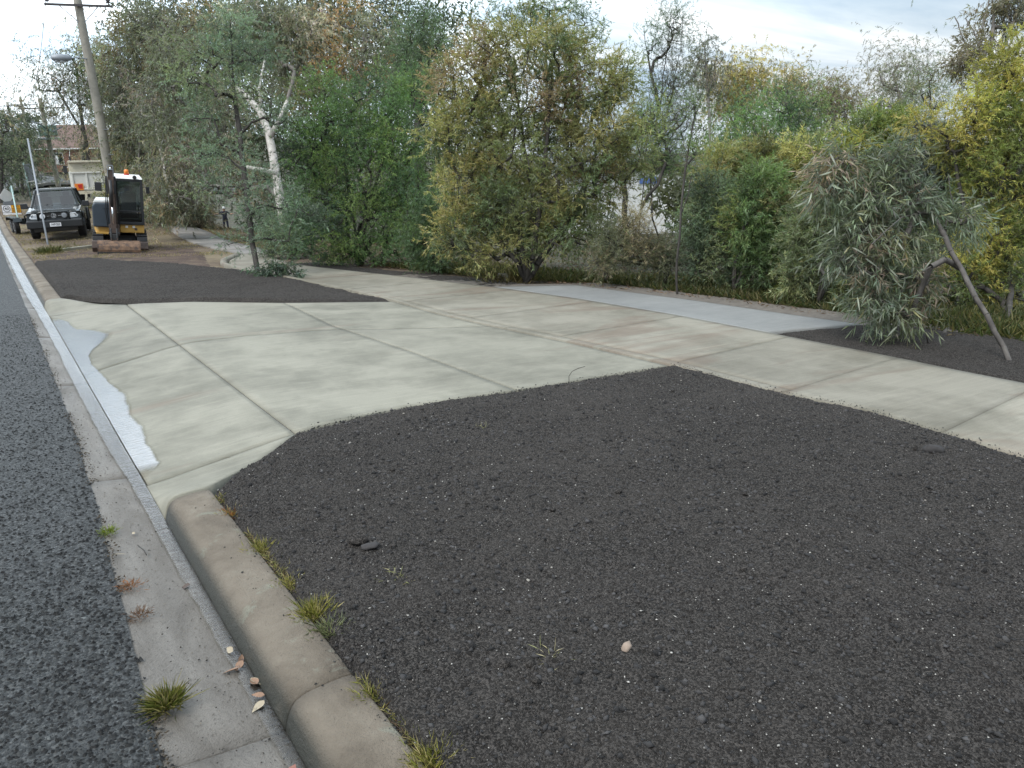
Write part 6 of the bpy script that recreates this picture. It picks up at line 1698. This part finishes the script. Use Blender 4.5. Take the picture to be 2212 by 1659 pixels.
st = MB(); st.box((0, 0, 0), (1.6, .22, .1)); o = st.build('concrete_strip', M['concrete'], None, .01); o.location = gv(1.75, 25.6, .1); o.rotation_euler = (R(-6), 0, R(4)); tag(o, 'short pale concrete strip lying across the verge grass behind the far kerb', 'concrete strip')

# stones and clods that can be told apart
BV, BF = blob_mesh()
def stone(name, label, cat, x, y, r, m, sq=(1, 1, .7), group=None, z=None):
    v = BV * np.array(sq) * r * (1 + .2 * rng.standard_normal((12, 1)))
    # one subdivision for a rounder lump
    mids = {}; V2 = [tuple(q) for q in v]; F2 = []
    def mid_(a, b):
        k = (min(a, b), max(a, b))
        if k not in mids:
            q = (np.array(V2[a]) + np.array(V2[b])) / 2 * (1.05 + .13 * rng.standard_normal()); V2.append(tuple(q)); mids[k] = len(V2) - 1
        return mids[k]
    for a, b, c in BF:
        ab, bc, ca = mid_(a, b), mid_(b, c), mid_(c, a); F2 += [(a, ab, ca), (b, bc, ab), (c, ca, bc), (ab, bc, ca)]
    o = link(name, fast_mesh(name, np.array(V2), np.array(F2)), M[m], None, False)
    if z is None:
        k = np.argmin((SOILX - x) ** 2 + (SOILY - y) ** 2); z = float(SOILZ.ravel()[k]) + r * .25
    o.location = (x, y, z); o.rotation_euler = (rng.normal(0, .2), rng.normal(0, .2), rng.random() * 6)
    return tag(o, label, cat, group)
stone('stone', 'small tan stone lying alone on the soil near its front edge', 'stone', 1.62, 1.64, .021, 'stone', (1.25, .7, .75))
stone('clod', 'large dark clod with a flat grey face behind the kerb clump', 'clod', 1.16, 3.02, .045, 'soil', (1.1, .8, .6))
stone('flat_stone', 'flat grey stone slab leaning on the large dark clod', 'stone', 1.18, 2.93, .034, 'dark_clod', (1.3, .8, .35))
stone('clod', 'round dark clod behind the lowest kerb weeds', 'clod', 1.18, 1.80, .030, 'soil')
stone('clod', 'pair-mate dark clod lying right of the round clod', 'clod', 1.27, 1.755, .024, 'soil')
stone('stone', 'brown stone on the soil near the right edge of the path', 'stone', 4.72, 2.15, .05, 'dark_clod', (1.5, .9, .7))
stone('stone', 'pale half-buried rock at the foot of the olive tree', 'stone', 8.0, 12.1, .16, 'pale_stone', (1.4, .8, .6), z=float(g(8.0, 12.1)) + .15)
grp = 'small pale stones scattered over the near soil bed'
for k in range(34):
    u_ = int(rng.integers(10, SOILX.shape[0] - 10)); v_ = int(rng.integers(20, SOILX.shape[1] - 10))
    stone('pebble', 'small pale pebble lying on the near soil bed', 'pebble', SOILX[u_, v_], SOILY[u_, v_], rng.uniform(.005, .009), 'pale_stone', group=grp)
grp = 'small dark clods scattered over the near soil bed'
for k in range(46):
    u_ = int(rng.integers(10, SOILX.shape[0] - 10)); v_ = int(rng.integers(20, SOILX.shape[1] - 10))
    stone('clod', 'small dark clod among the crumbs of the near soil bed', 'clod', SOILX[u_, v_], SOILY[u_, v_], rng.uniform(.010, .020), 'soil', group=grp)
# fallen leaves and sticks
def fallen(label, x, y, L, W, m, rz, z, curl=.012, group=None):
    me = curved_leaf_mesh(L, W, curl); me.materials.append(M[m])
    o = bpy.data.objects.new('fallen_leaf', me); col.objects.link(o)
    o.location = (x, y, float(g(x, y)) + z); o.rotation_euler = (rng.normal(0, .25), rng.normal(0, .35), rz)
    return tag(o, label, 'leaf', group)
lg = 'dead leaves caught in the gutter under the kerb'
lab = 'curled brown dead leaf caught in the gutter under the kerb'
for x, y, L, W, m, rz in ((.455, 2.64, .05, .014, 'dead_leaf_pale', .4), (.47, 2.56, .05, .017, 'dead_leaf', 2.2), (.452, 2.52, .07, .016, 'dead_leaf', 1.1), (.465, 2.43, .06, .017, 'dead_leaf_pale', 3.6), (.475, 2.38, .05, .016, 'dead_leaf', .2), (.468, 2.27, .055, .018, 'dead_leaf_pale', 1.9), (.48, 2.6, .06, .012, 'dead_leaf', 2.9), (.478, 2.30, .05, .01, 'dead_leaf', .9)):
    fallen(lab, x, y, L, W, m, rz, .012, .012, lg)
fallen('large pinkish dead leaf lying at the foot of the kerb joint', .455, 1.90, .09, .02, 'dead_leaf_red', 2.2, .012)
fallen('small pink leaf beside the green tuft at the asphalt edge', .135, 2.43, .05, .01, 'dead_leaf_red', 1.2, .03)
fallen('pale thin leaf on the gutter near the asphalt edge', .235, 3.78, .06, .005, 'dead_leaf_pale', 1.4, .02)
fallen('pale leaf on the gutter concrete below the driveway', .31, 4.02, .045, .007, 'dead_leaf_pale', .3, .016)
fallen('dark curled leaf standing in the gutter stream', .435, 3.30, .06, .014, 'grime', 1.2, .012)
fallen('pale leaf lying on the wing of the driveway', 1.0, 4.72, .07, .006, 'dead_leaf_pale', 1.5, .10)
def stick(label, pts, r):
    o = MB().tube(pts, r, 5).build('stick', M['bark_dark'], None, 0, True)
    return tag(o, label, 'stick')
stick('small dark twig on the gutter concrete', [gv(.30, 3.86, .018), gv(.315, 3.78, .02), gv(.318, 3.72, .016)], .003)
stick('thin arching twig poking from the soil at the edge of the driveway', [gv(4.0, 5.0, .13), gv(4.03, 5.04, .17), gv(4.08, 5.06, .205), gv(4.15, 5.06, .225), gv(4.22, 5.05, .235)], .0028)
stick('dead reddish twig standing in the soil under the leaning gum', [gv(8.35, 4.1, .1), gv(8.3, 4.12, .2), gv(8.22, 4.1, .28)], .008)
# grit in the gutter
n = 1500
y = 1.7 + 9 * rng.random(n) ** 1.6; x = .22 + .26 * rng.random(n) ** .8
s = .0012 + .0035 * rng.random(n) ** 4
v = OV[None] * s[:, None, None] * (1 + .3 * rng.standard_normal((n, 6, 1)))
V = np.stack([x, y, g(x, y) + gut_z(np.clip((x - .2) / .29, 0, 1)) + .002], -1)[:, None] + v
o = link('gutter_grit', fast_mesh('gutter_grit', V.reshape(-1, 3), (OF[None] + 6 * np.arange(n)[:, None, None]).reshape(-1, 3), np.repeat((.02 + .06 * rng.random((n, 1))) * np.array([[1, .9, .75]]), 6, 0)), M['soil_crumb'], gut); o['kind'] = 'stuff'

# crumbs of earth spilled on the kerb and over the edges of the new concrete
def spill(name, parent, X, Y, Z, smax, tone_=(.03, .03, .028)):
    n = len(X); s = .0016 + smax * rng.random(n) ** 3
    v = OV[None] * s[:, None, None] * (1 + .3 * rng.standard_normal((n, 6, 1)))
    V = np.stack([X, Y, Z], -1)[:, None] + v
    o = link(name, fast_mesh(name, V.reshape(-1, 3), (OF[None] + 6 * np.arange(n)[:, None, None]).reshape(-1, 3), np.repeat((.6 + .9 * rng.random((n, 1))) * np.array([tone_]), 6, 0)), M['soil_crumb'], parent); o['kind'] = 'stuff'
n = 300
y = .6 + 3.5 * rng.random(n); x = .738 - .13 * rng.random(n) ** 3.5
spill('spilled_crumbs', kerb, x, y, g(x, y) + I(x, KP[:11, 0], KP[:11, 1]) + .001, .0045)
n = 700
x = 1.5 + 3.6 * rng.random(n); y = dn(x) + .10 * rng.random(n) ** 5
spill('spilled_crumbs', drive, x, y, ramp_z(x, y) + .001, .007)
n = 500
y = 1.6 + 3.4 * rng.random(n); x = xpk(y) + .02 + .10 * rng.random(n) ** 5
spill('spilled_crumbs', path, x, y, g(x, y) + .14, .006)

# brown organic muck gathered where the asphalt meets the gutter
n = 2600
y = 1.6 + 11 * rng.random(n) ** 1.5; x = I(y, [-4, 2, 4, 6, 13], [.06, .10, .17, .23, .25]) + .012 + .022 * rng.standard_normal(n)
keep = fbm(y, y * 0 + 11, 1.7, 4, seed=71) > -.05; x, y = x[keep], y[keep]
spill('edge_muck', gut, x, y, g(x, y) + .024, .006, (.05, .038, .024))
n = 900
y = 2.2 + 9 * rng.random(n); x = .24 + .16 * rng.random(n)
spill('sandy_grains', gut, x, y, g(x, y) + gut_z(np.clip((x - .2) / .29, 0, 1)) + .001, .002, (.14, .12, .09))

# ragged fringe of weeds and straw running behind the kerb
n = 2600
y = .7 + 3.4 * rng.random(n); keep = fbm(y, y * 0 + 21, 1.9, 4, seed=91) > -.03; y = y[keep]; n = len(y)
x = .752 + np.abs(rng.normal(0, .022, n))
tag(blades('kerb_weeds', 'thin ragged fringe of weeds and straw behind the near kerb', np.stack([x, y], -1), .035, .0012, pick([(.30, .26, .12), (.20, .20, .06), (.34, .28, .15), (.14, .09, .05)], n), lean=1.0, z=.118), None, 'grass')
